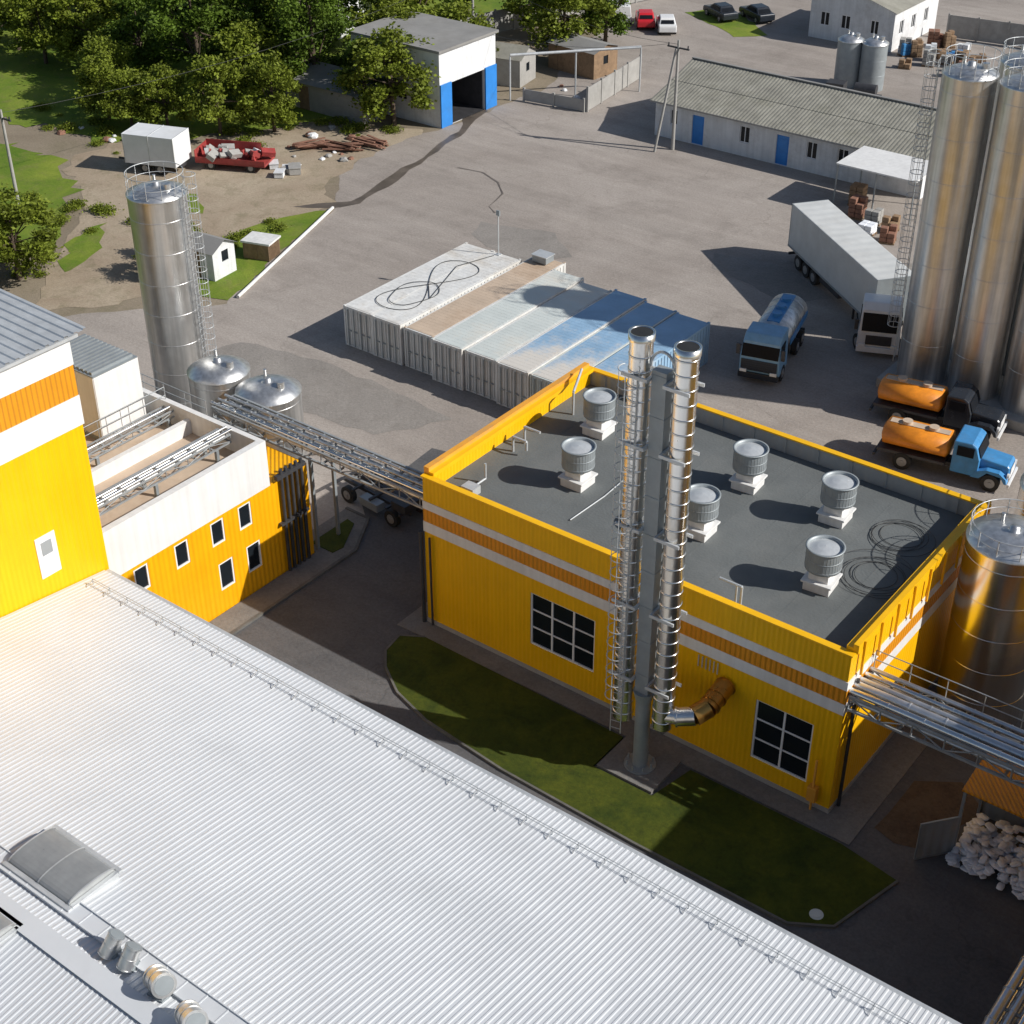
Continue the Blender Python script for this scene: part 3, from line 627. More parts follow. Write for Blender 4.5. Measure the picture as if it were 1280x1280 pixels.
silo("storage_tank","large shiny stainless tank beside yellow wall",20.62,8.6,1.6,8.1,lad=(.9,.6),group="tanks beside the yellow building",railh=.7,cat="tank",seam=1.5,ml='steel')
silo("storage_tank","large shiny stainless tank beside yellow wall",21.0,12.6,1.6,8.4,group="tanks beside the yellow building",railh=.7,cat="tank",seam=1.5,ml='steel')
R=root("unseen_shade_building",38,3,0,label="unseen yellow block added at the end of pipe bridge to cast shade",cat="building")  # added out of view, height set to shade lawn and nearby ground
bx("wall",'yellow',R,(28.9,48,-7,14,0,10.3)); bx("roof",'feltroof',R,(28.7,48.2,-7.2,14.2,10.3,10.5))
# ---------------------------------------------------------------- canopy with sacks
R=root("sack_shelter",25,2,0,label="small open shelter with orange sheet roof",cat="shelter")
b=B(); b.add([(22.9,.9,2.9),(27.8,.9,2.9),(27.8,3.3,3.3),(22.9,3.3,3.3),(22.9,.9,2.98),(27.8,.9,2.98),(27.8,3.3,3.38),(22.9,3.3,3.38)],[(0,3,2,1),(4,5,6,7),(0,1,5,4),(1,2,6,5),(2,3,7,6),(3,0,4,7)]); fin(b,"roof",'orange',R)
for x,y,z in ((23,1,2.9),(27.6,1,2.9),(23,3.2,3.28),(27.6,3.2,3.28)): bx("post",'galdark',R,(x-.05,x+.05,y-.05,y+.05,0,z))
bx("back_wall",'graywall',R,(22.95,27.7,3.3,3.36,0,3.2))
def sack():
    b=B(); n=12; vs=[]
    k=6
    for j in range(k+1):
        ph=math.pi*j/k
        for i in range(n):
            t=2*math.pi*i/n; cx_=abs(math.cos(t))**.5*math.copysign(1,math.cos(t)); sy_=abs(math.sin(t))**.5*math.copysign(1,math.sin(t))
            rr=math.sin(ph)**.5; vs.append((.20*cx_*rr+random.uniform(-.01,.01),.125*sy_*rr+random.uniform(-.01,.01),.045-.045*math.cos(ph)+random.uniform(-.005,.005)))
    fs=[(j*n+i,j*n+(i+1)%n,(j+1)*n+(i+1)%n,(j+1)*n+i) for j in range(k) for i in range(n)]
    b.add(vs,fs,0,True); return b
s0=fin(sack(),"sack",'bag',label="white plastic sack heaped under orange shelter",cat="sack",group="white sacks heaped under the shelter")
s0.location=(23.4,1.4,0.02)
for i in range(285):
    o=s0.copy(); COL.objects.link(o)
    x=random.uniform(23.1,26.2); y=random.uniform(.3,2.6); hmax=.85*min(1,(y-.2)/.9)*min(1,(x-22.9)/.6)
    lev=min(random.choice((0,.09,.18,.27,.36,.45,.54,.63,.72,.81)),hmax)
    o.location=(x,y,lev+.02); o.rotation_euler=(random.uniform(-.2,.2),random.uniform(-.2,.2),random.uniform(0,6.28))
R=root("gate_panel",22.3,.1,0,label="grey sheet metal gate leaf standing open",cat="gate")
u=V((.62,.78,0)).normalized(); nn=V((u.y,-u.x,0))
b=B(); b.ob((22.1,-.2,0),u,nn,0,1.5,.1,1.7,-.015,.015); fin(b,"sheet",'graywall',R)
b=B(); 
for a in ((0,.05,.05,1.75),(1.45,1.5,.05,1.75),(.05,1.45,.05,.12),(.05,1.45,1.68,1.75)): b.ob((22.1,-.2,0),u,nn,*a,-.03,.03)
fin(b,"frame",'galdark',R)
b=B(); b.cyl((20.6,-4.5,.1),(20.6,-4.5,.12),.24,n=20); b.cyl((20.6,-4.5,.12),(20.6,-4.5,.14),.17,n=20); fin(b,"manhole_cover",'contblue',label="round pale manhole cover at lawn end",cat="manhole")
# ---------------------------------------------------------------- containers
def container(x0,y0,y1,w,roofm,endm,lab,h=2.45):
    R=root("shipping_container",x0+w/2,(y0+y1)/2,0,label=lab,cat="container",group="containers parked side by side")
    x1=x0+w
    b=B(); b.box(x0+.05,x1-.05,y0+.08,y1-.05,.12,h-.03)
    for x in (x0,x1-.1): 
        for y in (y0,y1-.1): b.box(x,x+.1,y,y+.1,.03,h)
        b.box(x+.01,x+.09,y0+.1,y1-.1,.03,.16); b.box(x+.01,x+.09,y0+.1,y1-.1,h-.13,h-.005)
    b.box(x0+.1,x1-.1,y0+.01,y0+.09,.03,.15); b.box(x0+.1,x1-.1,y0+.01,y0+.09,h-.12,h-.01)
    for k in range(int((y1-y0)/.3)):
        b.box(x1-.05,x1-.01,y0+.2+k*.3,y0+.35+k*.3,.16,h-.13); b.box(x0+.01,x0+.05,y0+.2+k*.3,y0+.35+k*.3,.16,h-.13)
    fin(b,"body",endm,R)
    b=B(); n=int((y1-y0-.3)/.3)
    b.box(x0+.11,x1-.11,y0+.12,y1-.12,h-.02,h+.0)
    for k in range(n): b.box(x0+.16,x1-.16,y0+.2+k*.3,y0+.34+k*.3,h,h+.004)
    for xx in (x0,x1-.14):
        for yy in (y0,y1-.14): b.box(xx,xx+.14,yy,yy+.14,h,h+.02)
    fin(b,"roof",roofm,R)
    for s in (0,1):
        b=B(); a0=x0+.12+(w/2-.12)*s+(.02 if s else 0); a1=a0+w/2-.15
        b.box(a0,a1,y0+.03,y0+.08,.16,h-.13)
        for k in range(6): b.box(a0+.06+k*.15,a0+.12+k*.15,y0-.005,y0+.03,.22,h-.2)
        D=fin(b,"door",endm,R)
        for q in (.25,.72):
            b=B(); xx=a0+(a1-a0)*q; b.cyl((xx,y0-.04,.1),(xx,y0-.04,h-.08),.028,n=6); b.box(xx-.04,xx+.22,y0-.06,y0-.02,1.0,1.07); fin(b,"lock_bar",'galdark',D)
    return R
cw=2.09
spec=[('contwhite','contwhite',0,0),('contwhite','contwhite',.02,.02),('conttan','contwhite',1.4,-.06),('contblue','contwhite',.2,.03),('contblue','contwhite',-.1,-.02),('contshade','contwhite',.15,.03),('contshade','contblue',0,-.02),('contshade','contshade',-.15,.02)]
labs={'contwhite':"weathered white shipping container with double end doors",'conttan':"shipping container with rusty tan faded roof",'contblue':"pale grey green shipping container with patchy roof",'contshade':"worn shipping container with bluish shade put into rust stained roof colour"}
for i,(rm,em,ex,dh) in enumerate(spec):
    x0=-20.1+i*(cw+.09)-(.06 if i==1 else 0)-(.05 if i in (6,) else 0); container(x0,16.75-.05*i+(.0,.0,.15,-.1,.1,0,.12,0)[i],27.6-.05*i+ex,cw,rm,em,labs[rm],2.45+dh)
b=B(); pts=[]
for i in range(120):
    t=i/119*2*math.pi
    pts.append((-18.0+1.3*math.sin(2*t),21.6+3.7*math.sin(t),2.50))
for i in range(80):
    t=i/79*2*math.pi; pts.append((-17.9+1.15*math.cos(t)*(1+.1*math.sin(3*t)),20.2+1.7*math.sin(t),2.515))
b.path(pts,.020,4); b.path([pts[-1],(-18.3,24.5,2.5),(-17.5,27.0,2.5)],.020,4); fin(b,"hose",'cable',label="looped dark hose on white container roof",cat="hose")
R=root("lamp_pole",-17.4,27.3,2.47,label="thin metal pole standing on container roof",cat="pole")
b=B(); b.cyl((0,0,0),(0,0,2.6),.04,n=8); b.box(-.15,.15,-.15,.15,0,.04); fin(b,"pole_shaft",'gal',R,local=True); b=B(); b.box(-.12,.12,-.05,.05,2.45,2.75); fin(b,"pole_head",'galdark',R,local=True)
R=root("roof_unit",-14.8,28.2,2.4,label="small dark box unit on container roof",cat="equipment box")
bx("casing",'galdark',R,(-.5,.5,-.4,.4,.05,.45),local=True,bevel=.02); bx("lid",'gal',R,(-.55,.55,-.45,.45,.45,.5),local=True)
# ---------------------------------------------------------------- vehicles
WH={}
def wheel(R,x,y,r,w,side):
    key=(r,w,side)
    if key not in WH:
        b=B(); b.cyl((0,-w/2,0),(0,w/2,0),r,n=24); s=side
        t=fin(b,"tyre_tmp",'black'); d1=t.data; bpy.data.objects.remove(t)
        b=B(); b.cyl((0,s*w/2,0),(0,s*(w/2+.02),0),r*.55,n=18); b.cyl((0,s*(w/2+.02),0),(0,s*(w/2+.06),0),r*.2,n=12)
        t=fin(b,"rim_tmp",'rim'); d2=t.data; bpy.data.objects.remove(t); WH[key]=(d1,d2)
    d1,d2=WH[key]
    o=bpy.data.objects.new("wheel",d1); COL.objects.link(o); o.parent=R; o.location=(x,y,r); 
    q=bpy.data.objects.new("rim",d2); COL.objects.link(q); q.parent=o
def cab_over(R,T,col,w=2.3,L=2.0,h=2.9,dark='darkmetal',low=None,wide=False):
    b=B(T); z0=.55
    prof=[(-L,z0),(-.05,z0),(0,1.5),(-.22,h-.35),(-.55,h),(-L,h)]
    b.extr(prof,-w/2,w/2,0,.1,1.6)
    cab=fin(b,"cab",col,R,local=True,bevel=.07,recalc=True)
    g=.1 if wide else .18
    b=B(T); b.extr([(.02,1.6),(.045,1.6),(-.165,h-.5),(-.20,h-.5)],-w/2+g,w/2-g); fin(b,"windscreen",'glass2',cab,local=True,recalc=True)
    for s in (-1,1):
        y=s*(w/2-.09); b=B(T); b.box(-1.25,-.35,min(y,y+s*.05),max(y,y+s*.05),1.65,h-.5)
        fin(b,"side_window",'glass2',cab,local=True)
    g=.12 if wide else .45
    b=B(T); b.box(-.02,.04,-w/2+g,w/2-g,.8,1.42 if wide else 1.35)
    for i in range(4): b.box(.04,.06,-w/2+g+.05,w/2-g-.05,.84+i*.13,.90+i*.13)
    fin(b,"grille",dark,cab,local=True)
    b=B(T); b.box(-.1,.10,-w/2,w/2,.35,.68); fin(b,"bumper",low or col,cab,local=True,bevel=.03)
    for s in (-1,1):
        b=B(T); b.box(.02,.12,s*(w/2-.28)-.18,s*(w/2-.28)+.18,.7,.86); fin(b,"headlight",'lamp',cab,local=True)
        b=B(T); b.box(-.15,-.05,s*(w/2+.12)-.1,s*(w/2+.12)+.1,1.6,2.2); b.cyl((-.2,s*w/2*.95,2.1),(-.1,s*(w/2+.12),2.1),.02,n=4); fin(b,"mirror",'darkmetal',cab,local=True)
    return cab
hd=math.atan2(-.61,.79); bx_,by=-5.2,42.8
R=root("semi_truck",bx_+.79*11.5,by-.61*11.5,0,hd,label="white cab lorry with long grey box trailer parked in yard",cat="truck")
b=B(); b.box(-11.5,0,-1.2,1.2,1.05,3.75); fin(b,"trailer",'trailer',R,local=True,bevel=.05)
b=B(); b.box(-11.5,-.3,-.5,-.3,.75,1.04); b.box(-11.5,-.3,.3,.5,.75,1.04); b.box(-11.45,-11.35,-1.15,1.15,.45,.6); b.box(-7,-4.5,-1.1,-.6,.55,1.0); b.box(-2.9,-2.8,-.9,-.8,.02,.9); fin(b,"chassis",'darkmetal',R,local=True)
b=B(); 
for y in (-1.21,1.21): b.box(-11.5,0,y-.02,y+.02,1.0,1.12)
b.box(-11.53,-11.48,-1.2,1.2,1.05,3.75); b.box(-.02,.02,-1.2,1.2,1.06,3.76); fin(b,"trailer_frame",'galdark',R,local=True)
for x in (-10,-8.9,-7.8):
    for s in (-1,1): wheel(R,x,s*1.0,.48,.32,s)
Tc=Matrix.Translation((1.95,-1.75,0))@Matrix.Rotation(-.5,4,'Z')
cab_over(R,Tc,'truckwhite',2.3,1.7,3.1,'darkmetal')
b=B(Tc); b.box(-5.2,-1.7,-.45,.45,.6,.9); b.box(-2.4,-1.8,-1.1,1.1,.5,1.0); fin(b,"tractor_chassis",'darkmetal',R,local=True)
for x,yy in ((-.85,1.0),(-4.2,.95)):
    for s in (-1,1):
        p=Tc@V((x,s*yy,0)); wheel(R,p.x,p.y,.48,.32,s)
hd=math.atan2(-.97,.25)
R=root("tanker_truck",.65,26.6,0,hd,label="pale blue tanker lorry with silver tank and dark grille",cat="truck")
cab_over(R,Matrix.Identity(4),'lightblue',2.2,1.9,2.75,'cardark',low='cardark',wide=True)
b=B(); b.box(-6.3,-1.9,-.4,.4,.6,.85); b.box(-3.0,-2.1,-1.05,-.5,.5,.95); b.box(-6.35,-6.25,-1,1,.5,.65); fin(b,"chassis",'darkmetal',R,local=True)
def etank(b,x0,x1,ry_,rz_,zc,n=28,m=0,bulge=.18):
    prof=[(x0-bulge,.0),(x0-bulge*.8,.6),(x0,1),(x1,1),(x1+bulge*.8,.6),(x1+bulge,0)]
    vs=[]
    for x,s in prof:
        for i in range(n): t=2*math.pi*i/n; vs.append((x,math.cos(t)*ry_*max(s,.001),zc+math.sin(t)*rz_*max(s,.001)))
    b.add(vs,[(a*n+i,a*n+(i+1)%n,(a+1)*n+(i+1)%n,(a+1)*n+i) for a in range(len(prof)-1) for i in range(n)],m,True)
b=B(); etank(b,-6.2,-2.3,1.05,.85,1.8)
for x in (-5.6,-4.6,-3.6,-2.8): etank(b,x,x+.05,1.07,.87,1.8,bulge=.01)
fin(b,"tank",'steel2',R,local=True)
b=B(); b.box(-6.0,-2.4,-.35,.35,2.58,2.68)
for x in (-5.2,-4.2,-3.2): b.cyl((x,0,2.6),(x,0,2.85),.28,n=16)
fin(b,"catwalk",'truckblue',R,local=True)
for s in (-1,1): bx("side_stripe",'truckblue',R,(-6.1,-2.3,s*1.08-.02,s*1.08+.02,1.5,1.85),local=True)
for x in (-.95,-4.3,-5.4):
    for s in (-1,1): wheel(R,x,s*.95,.46,.3,s)
def oldtruck(x,y,rot,cabm,lab):
    R=root("tank_truck",x,y,0,rot,label=lab,cat="truck",group="old orange tank trucks")
    b=B(); b.extr([(-1.35,.65),(.05,.65),(.12,.9),(.1,1.25),(-.02,1.35),(-1.35,1.5)],-.62,.62); hood=fin(b,"bonnet",cabm,R,local=True,bevel=.08,recalc=True)
    b=B(); b.extr([(-2.6,.6),(-1.3,.6),(-1.3,1.5),(-1.5,2.1),(-1.75,2.25),(-2.6,2.25)],-1.0,1.0,0,.1,1.6); cab=fin(b,"cab",cabm,R,local=True,bevel=.07,recalc=True)
    b=B(); b.extr([(-1.28,1.55),(-1.25,1.55),(-1.43,2.05),(-1.47,2.05)],-.8,.8); fin(b,"windscreen",'glass2',cab,local=True,recalc=True)
    for s in (-1,1): bx("side_window",'glass2',cab,(-2.4,-1.6,s*.95-.03,s*.95+.03,1.55,2.05),local=True)
    for s in (-1,1):
        b=B(); b.extr([(-1.6,.6),(-1.35,.95),(-.9,1.12),(-.3,1.1),(.05,.85),(.12,.6),(0,.6),(-.2,.9),(-.85,.98),(-1.2,.6)],s*.82-.2,s*.82+.2); fin(b,"mudguard",cabm,hood,local=True,recalc=True)
        b=B(); b.cyl((.05,s*.75,.95),(.16,s*.75,.95),.13,n=14); fin(b,"headlight",'lamp',hood,local=True)
    b=B(); b.box(.13,.15,-.5,.5,.7,1.2); b.box(.15,.25,-.95,.95,.42,.58); fin(b,"grille",'truckwhite',hood,local=True)
    b=B(); etank(b,-6.0,-2.95,.98,.56,1.5); fin(b,"tank",'tankorange',R,local=True)
    b=B(); b.box(-5.9,-3.0,-.22,.22,1.98,2.08)
    for xx in (-5.1,-3.8): b.cyl((xx,0,2.05),(xx,0,2.22),.25,n=16)
    fin(b,"hatch",'conttan',R,local=True)
    b=B(); b.box(-6.3,0,-.38,.38,.5,.7); b.box(-6.2,-2.9,-.95,.95,.78,.92); b.box(-6.35,-6.25,-1,1,.45,.6); fin(b,"chassis",'darkmetal',R,local=True)
    for xx in (-.65,-4.9):
        for s in (-1,1): wheel(R,xx,s*.85,.45,.28,s)
oldtruck(15.2,25.0,.16,'truckblue',"old truck with blue bonnet cab and orange tank")
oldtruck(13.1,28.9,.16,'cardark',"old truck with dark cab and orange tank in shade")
def car(x,y,rot,m,lab,L=4.0,van=False,grp="vehicles parked at the far end of yard"):
    R=root("parked_car" if not van else "parked_van",x,y,0,rot,label=lab,cat="car" if not van else "van",group=grp)
    h=1.75 if van else 1.35
    b=B(); b.extr([(-L/2,.3),(L/2,.3),(L/2,.65),(L/2-.15,.8),(L/2-1.0,.9),(-L/2+.05,.92),(-L/2,.7)],-.8,.8); body=fin(b,"body",m,R,local=True,bevel=.08,recalc=True)
    if van: b=B(); b.extr([(-L/2+.02,.88),(L/2-.9,.88),(L/2-1.5,h),(-L/2+.1,h)],-.78,.78,0,.1,1.2)
    else: b=B(); b.extr([(-L/2+.5,.88),(L/2-1.1,.88),(L/2-1.75,h),(-L/2+1.0,h)],-.74,.74,0,.12,1.2)
    fin(b,"roof",m,R,local=True,bevel=.06,recalc=True)
    b=B(); x0=L/2-(.9 if van else 1.1)
    b.extr([(x0-.02,.95),(x0+.02,.95),(x0-.53,h-.08),(x0-.58,h-.08)],-.62,.62); fin(b,"windscreen",'glass2',R,local=True,recalc=True)
    for s in (-1,1): 
        b=B(); b.add([(-L/2+.9,s*.765,.95),(x0-.3,s*.765,.95),(x0-.65,s*.70,h-.1),(-L/2+1.15,s*.70,h-.1)],[(0,1,2,3)]); fin(b,"side_window",'glass2',R,local=True)
    b=B(); b.add([(-L/2+.52,-.6,.95),(-L/2+.52,.6,.95),(-L/2+.93,.55,h-.08),(-L/2+.93,-.55,h-.08)],[(0,1,2,3)]); fin(b,"rear_window",'glass2',R,local=True)
    for s in (-1,1):
        b=B(); b.box(L/2-.06,L/2+.02,s*.6-.12,s*.6+.12,.6,.75); fin(b,"headlight",'lamp',R,local=True)
    for xx in (-L/2+.75,L/2-.8):
        for s in (-1,1): wheel(R,xx,s*.72,.31,.2,s)
car(-44.3,80.5,2.2,'carwhite',"white van parked at yard edge",4.4,True)
car(-41.6,80.3,2.2,'red',"red hatchback parked between two white vehicles")
car(-39.2,80.1,2.2,'carwhite',"white hatchback parked beside red car")
car(-37.3,86.4,2.6,'cardark',"dark saloon car parked on grass edge")
car(-34.4,88.0,2.6,'cardark',"dark saloon car parked on grass edge")
car(-48.2,82.3,2.2,'carwhite',"white van parked under trees",4.4,True)
R=root("flatbed_chassis",-7.4,5.6,0,-.1,label="dark empty truck chassis parked beneath the pipe bridge",cat="trailer")
b=B(); b.box(-2.4,2.2,-.4,-.25,.6,.78); b.box(-2.4,2.2,.25,.4,.6,.78)
for x in (-2.3,-1.2,0,1.1,2.0): b.box(x,x+.12,-.95,.95,.78,.88)
b.box(1.4,2.3,-.8,.8,.88,1.3); fin(b,"frame",'darkmetal',R,local=True)
bx("locker",'galdark',R,(-.6,.6,-1.0,-.5,.35,.74),local=True)
for xx in (-1.5,1.5):
    for s in (-1,1): wheel(R,xx,s*.85,.42,.26,s)
R=root("box_trailer",-49.2,28.9,0,math.radians(20),label="small white box body trailer parked by trees",cat="trailer")
b=B(); b.box(-2.0,2.0,-1.2,1.2,.75,2.85); b.box(-2.03,-2.0,-1.1,1.1,.85,2.75); fin(b,"cargo_box",'truckwhite',R,local=True,bevel=.04)
b=B(); 
for xx in (-1.98,0,1.93): b.box(xx,xx+.05,-1.23,1.23,.74,2.87)
fin(b,"corner_frame",'gal',R,local=True)
b=B(); b.box(-1.95,1.95,-.4,.4,.45,.74); b.box(-3.2,-1.95,-.06,.06,.5,.62); fin(b,"chassis",'darkmetal',R,local=True)
for xx in (-.6,.6):
    for s in (-1,1): wheel(R,xx,s*.85,.4,.25,s)
R=root("scrap_trailer",-45.3,32.6,0,math.radians(25),label="red flat trailer loaded with white scrap",cat="trailer")
b=B(); b.box(-2.6,2.6,-1.1,1.1,.5,.65); b.box(-2.6,2.6,-1.12,-1.08,.65,.95); b.box(-2.6,1.6,1.08,1.12,.65,1.5); b.box(-2.62,-2.58,-1.08,1.08,.65,1.4); fin(b,"bed",'brickred',R,local=True)
b=B()
for i in range(34):
    x,y=random.uniform(-2.4,2.6),random.uniform(-.9,.9); s=random.uniform(.15,.5); b.T=Matrix.Translation((x,y,.75+s*.5+random.random()*.3))@Matrix.Rotation(random.random()*3,4,(random.random(),random.random(),1)); b.box(-s,s,-s*.6,s*.6,-s*.35,s*.35,random.choice((0,0,1,2)))
fin(b,"scrap_load",['concrete','brickred','whitewash'],R,local=True)
for xx in (-1.5,1.5):
    for s in (-1,1): wheel(R,xx,s*.9,.34,.22,s)
for i in range(9):
    s=random.uniform(.35,.6); x=-43.5+random.uniform(-1.8,2.5); y=34.2+random.uniform(-1.2,1.6)
    b=B(Matrix.Translation((x,y,0))@Matrix.Rotation(random.random()*3,4,'Z')); b.box(-s,s,-s*.7,s*.7,.06,s*.9); b.box(-s-.04,s+.04,-s*.7-.04,s*.7+.04,s*.9,s*.9+.05); b.box(-s*.8,-s*.6,-s*.7,s*.7,0,.06); b.box(s*.6,s*.8,-s*.7,s*.7,0,.06)
    fin(b,"scrap_crate",random.choice(('whitewash','concrete','galdark')),label="pale boxy scrap crate dumped near trees",cat="crate",group="scrap crates near trees")
# ---------------------------------------------------------------- background buildings
R=root("store_building",-14.5,59,0,label="long low whitewashed building with corrugated grey roof",cat="building")
bx0,bx1,by0,by1=-25,-3.6,56.2,66.5; hh=2.75
ops=[(1.3,1.9,1.1,2.2),(3.2,4.2,.05,2.2),(7.2,8.0,1.0,2.2),(10.2,11.2,.05,2.2),(12.6,13.4,1.0,2.2),(15.0,15.8,1.0,2.2),(18.0,18.8,1.0,2.2)]
b=B(); b.wall((bx0,by0,0),(1,0,0),(0,-1,0),bx1-bx0,0,hh,ops,.2); b.wall((bx1,by0,0),(0,1,0),(1,0,0),by1-by0,0,hh); b.wall((bx0,by1,0),(0,-1,0),(-1,0,0),by1-by0,0,hh); b.wall((bx1,by1,0),(-1,0,0),(0,1,0),bx1-bx0,0,hh)
for x in (bx0,bx1): b.add([(x,by0,hh),(x,by1,hh),(x,by0+5.4,4.3)],[(0,1,2)])
fin(b,"wall",'whitewash',R)
for i,o in enumerate(ops):
    if i in (1,3):
        b=B(); b.ob((bx0,by0,0),(1,0,0),(0,-1,0),o[0],o[1],o[2],o[3],-.15,-.1); b.ob((bx0,by0,0),(1,0,0),(0,-1,0),o[0]+.15,o[1]-.15,1.2,1.9,-.1,-.08); b.ob((bx0,by0,0),(1,0,0),(0,-1,0),o[0]+.15,o[1]-.15,.25,.95,-.1,-.08); fin(b,"door",'blue',R)
    else: window(R,(bx0,by0,0),(1,0,0),(0,-1,0),*o,2,1,rec=-.15,fw=.05)
b=B(); x=bx0-.3; xs=[];zs=[]
while x<bx1+.3: 
    for dx,dz in ((0,0),(.07,.02),(.14,.03),(.21,.02)): xs.append(x+dx); zs.append(dz)
    x+=.28
n=len(xs); vs=[]
for y,z in ((by0-.4,hh-.05),(by0+2.5,hh+.72),(by0+2.5,hh+.75),(by0+5.4,4.38)): vs+=[(xs[i],y,z+zs[i]) for i in range(n)]
b.add(vs,[(k*n+i,k*n+i+1,(k+1)*n+i+1,(k+1)*n+i) for k in range(3) for i in range(n-1)])
b.box(bx0-.3,bx1+.3,by0-.42,by0-.38,hh-.15,hh-.03,1)
fin(b,"roof",['asbestos','concrete'],R)
b=B(); b.add([(bx0-.3,by0+5.4,4.36),(bx1+.3,by0+5.4,4.36),(bx1+.3,by1+.3,hh),(bx0-.3,by1+.3,hh)],[(0,1,2,3)]); b.box(bx0-.3,bx1+.3,by0+5.3,by0+5.55,4.42,4.5); fin(b,"rear_roof",'feltroof',R)
R=root("entrance_canopy",-5,53,0,label="pale flat canopy on thin posts beside white building",cat="canopy")
bx("roof",'white',R,(-7.9,-2.2,51.6,55.7,2.9,3.0))
cy("post",'galdark',R,*[((x,y,0),(x,y,2.9),.06) for x,y in ((-7.8,51.7),(-2.3,51.7),(-5,51.7),(-7.8,55.6),(-2.3,55.6))])
def pallets(x,y,rot,n,mload,lab,grp="pallet stacks by the canopy"):
    R=root("pallet_stack",x,y,0,rot,label=lab,cat="pallet stack",group=grp)
    b=B()
    for i in range(3): b.box(-.5,.5,-.45+i*.4,-.35+i*.4,0,.1)
    for i in range(6): b.box(-.5+i*.18,-.4+i*.18,-.5,.5,.1,.13)
    fin(b,"pallet",'wood',R,local=True)
    b=B()
    for k in range(n):
        for i in range(2):
            for j in range(2): 
                if k==n-1 and (i+j)%2 and random.random()<.6: continue
                b.box(-.48+i*.49,-.02+i*.49,-.48+j*.49,-.02+j*.49,.14+k*.32,.44+k*.32)
    fin(b,"load",mload,R,local=True,bevel=.03)
for i,(x,y,n,m_) in enumerate(((-5.6,50.8,4,'brick'),(-4.2,50.3,3,'concrete'),(-2.8,49.9,3,'wood'),(-3.8,48.6,2,'bag'),(-2.2,48.3,3,'brick'),(-6.6,52.8,4,'wood'))):
    pallets(x,y,random.random()*.3,n,m_,"wooden pallet stacked with blocks near canopy")
R=root("garage_building",-43,51,0,label="white garage with blue gate doors and flat roof",cat="building")
gx,gy0,gy1,gz=-38.7,47.6,54.4,5.7
b=B(); b.wall((gx,gy0,0),(0,1,0),(1,0,0),gy1-gy0,0,gz,[(1.3,5.4,.02,3.2)],4.0)
b.wall((-47.5,gy0,0),(1,0,0),(0,-1,0),8.8,0,gz,[(1.5,2.5,1.5,2.6),(4.5,5.5,1.5,2.6)],.2); b.wall((-47.5,gy1,0),(0,-1,0),(-1,0,0),6.8,0,gz); b.wall((gx,gy1,0),(-1,0,0),(0,1,0),8.8,0,gz)
fin(b,"wall",'whitewash',R)
window(R,(-47.5,gy0,0),(1,0,0),(0,-1,0),1.5,2.5,1.5,2.6,2,1); window(R,(-47.5,gy0,0),(1,0,0),(0,-1,0),4.5,5.5,1.5,2.6,2,1)
bx("roof",'feltroof',R,(-47.7,gx+.2,gy0-.2,gy1+.2,gz,gz+.2))
for a0,a1 in ((0,1.28),(5.42,6.8)):
    b=B(); b.ob((gx,gy0,0),(0,1,0),(1,0,0),a0,a1,.02,3.3,.01,.12); fin(b,"gate_door",'blue',R)
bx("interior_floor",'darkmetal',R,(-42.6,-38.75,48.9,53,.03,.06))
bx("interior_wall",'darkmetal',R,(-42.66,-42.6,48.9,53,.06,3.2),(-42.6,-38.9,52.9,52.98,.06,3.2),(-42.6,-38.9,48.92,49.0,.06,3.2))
R=root("lean_to_shed",-47,44.5,0,label="dark lean-to shed with grey roof beside garage",cat="shed")
bx("wall",'concrete',R,(-52,-44,44.6,47.4,0,2.2)); b=B(); b.add([(-52.3,44.2,2.22),(-43.7,44.2,2.22),(-43.7,47.5,2.9),(-52.3,47.5,2.9)],[(0,1,2,3)]); fin(b,"roof",'feltroof',R)
bx("door",'wood',R,(-50.5,-49.5,44.54,44.6,.05,1.9))
def hut(name,x,y,w,d,h,rot,wm,rm,lab,slope=.5):
    R=root(name,x,y,0,rot,label=lab,cat="shed")
    b=B(); b.wall((-w/2,-d/2,0),(1,0,0),(0,-1,0),w,0,h,[(w*.2,w*.2+.7,.02,1.8)],.1); b.wall((w/2,-d/2,0),(0,1,0),(1,0,0),d,0,h,[(d*.4,d*.4+.6,1,1.7)],.1); b.wall((w/2,d/2,0),(-1,0,0),(0,1,0),w,0,h); b.wall((-w/2,d/2,0),(0,-1,0),(-1,0,0),d,0,h)
    b.add([(w/2,-d/2,h),(w/2,d/2,h),(w/2,0,h+slope)],[(0,1,2)]); b.add([(-w/2,-d/2,h),(-w/2,d/2,h),(-w/2,0,h+slope)],[(0,1,2)])
    fin(b,"wall",wm,R,local=True)
    b=B(); 
    for s in (-1,1): b.add([(-w/2-.2,s*(d/2+.2),h-.05),(w/2+.2,s*(d/2+.2),h-.05),(w/2+.2,0,h+slope+.03),(-w/2-.2,0,h+slope+.03)],[(0,1,2,3)])
    fin(b,"roof",rm,R,local=True)
    b=B(); b.ob((-w/2,-d/2,0),(1,0,0),(0,-1,0),w*.2,w*.2+.7,.02,1.8,-.08,-.05); fin(b,"door",'wood',R,local=True)
    b=B(); b.ob((w/2,-d/2,0),(0,1,0),(1,0,0),d*.4,d*.4+.6,1,1.7,-.08,-.05); fin(b,"window",'glass',R,local=True)
hut("garden_hut",-33.3,19.0,2.2,2.0,1.9,.1,'whitewash','feltroof',"small white hut with grey roof on grass",.5)
hut("roadside_hut",-42,60,4,3,2.3,.2,'concrete','asbestos',"small grey shed with corrugated roof near trees",.7)
hut("roadside_hut",-38.5,66,5,3,2.2,-.1,'wood','feltroof',"low dark wooden shed behind fence",.4)
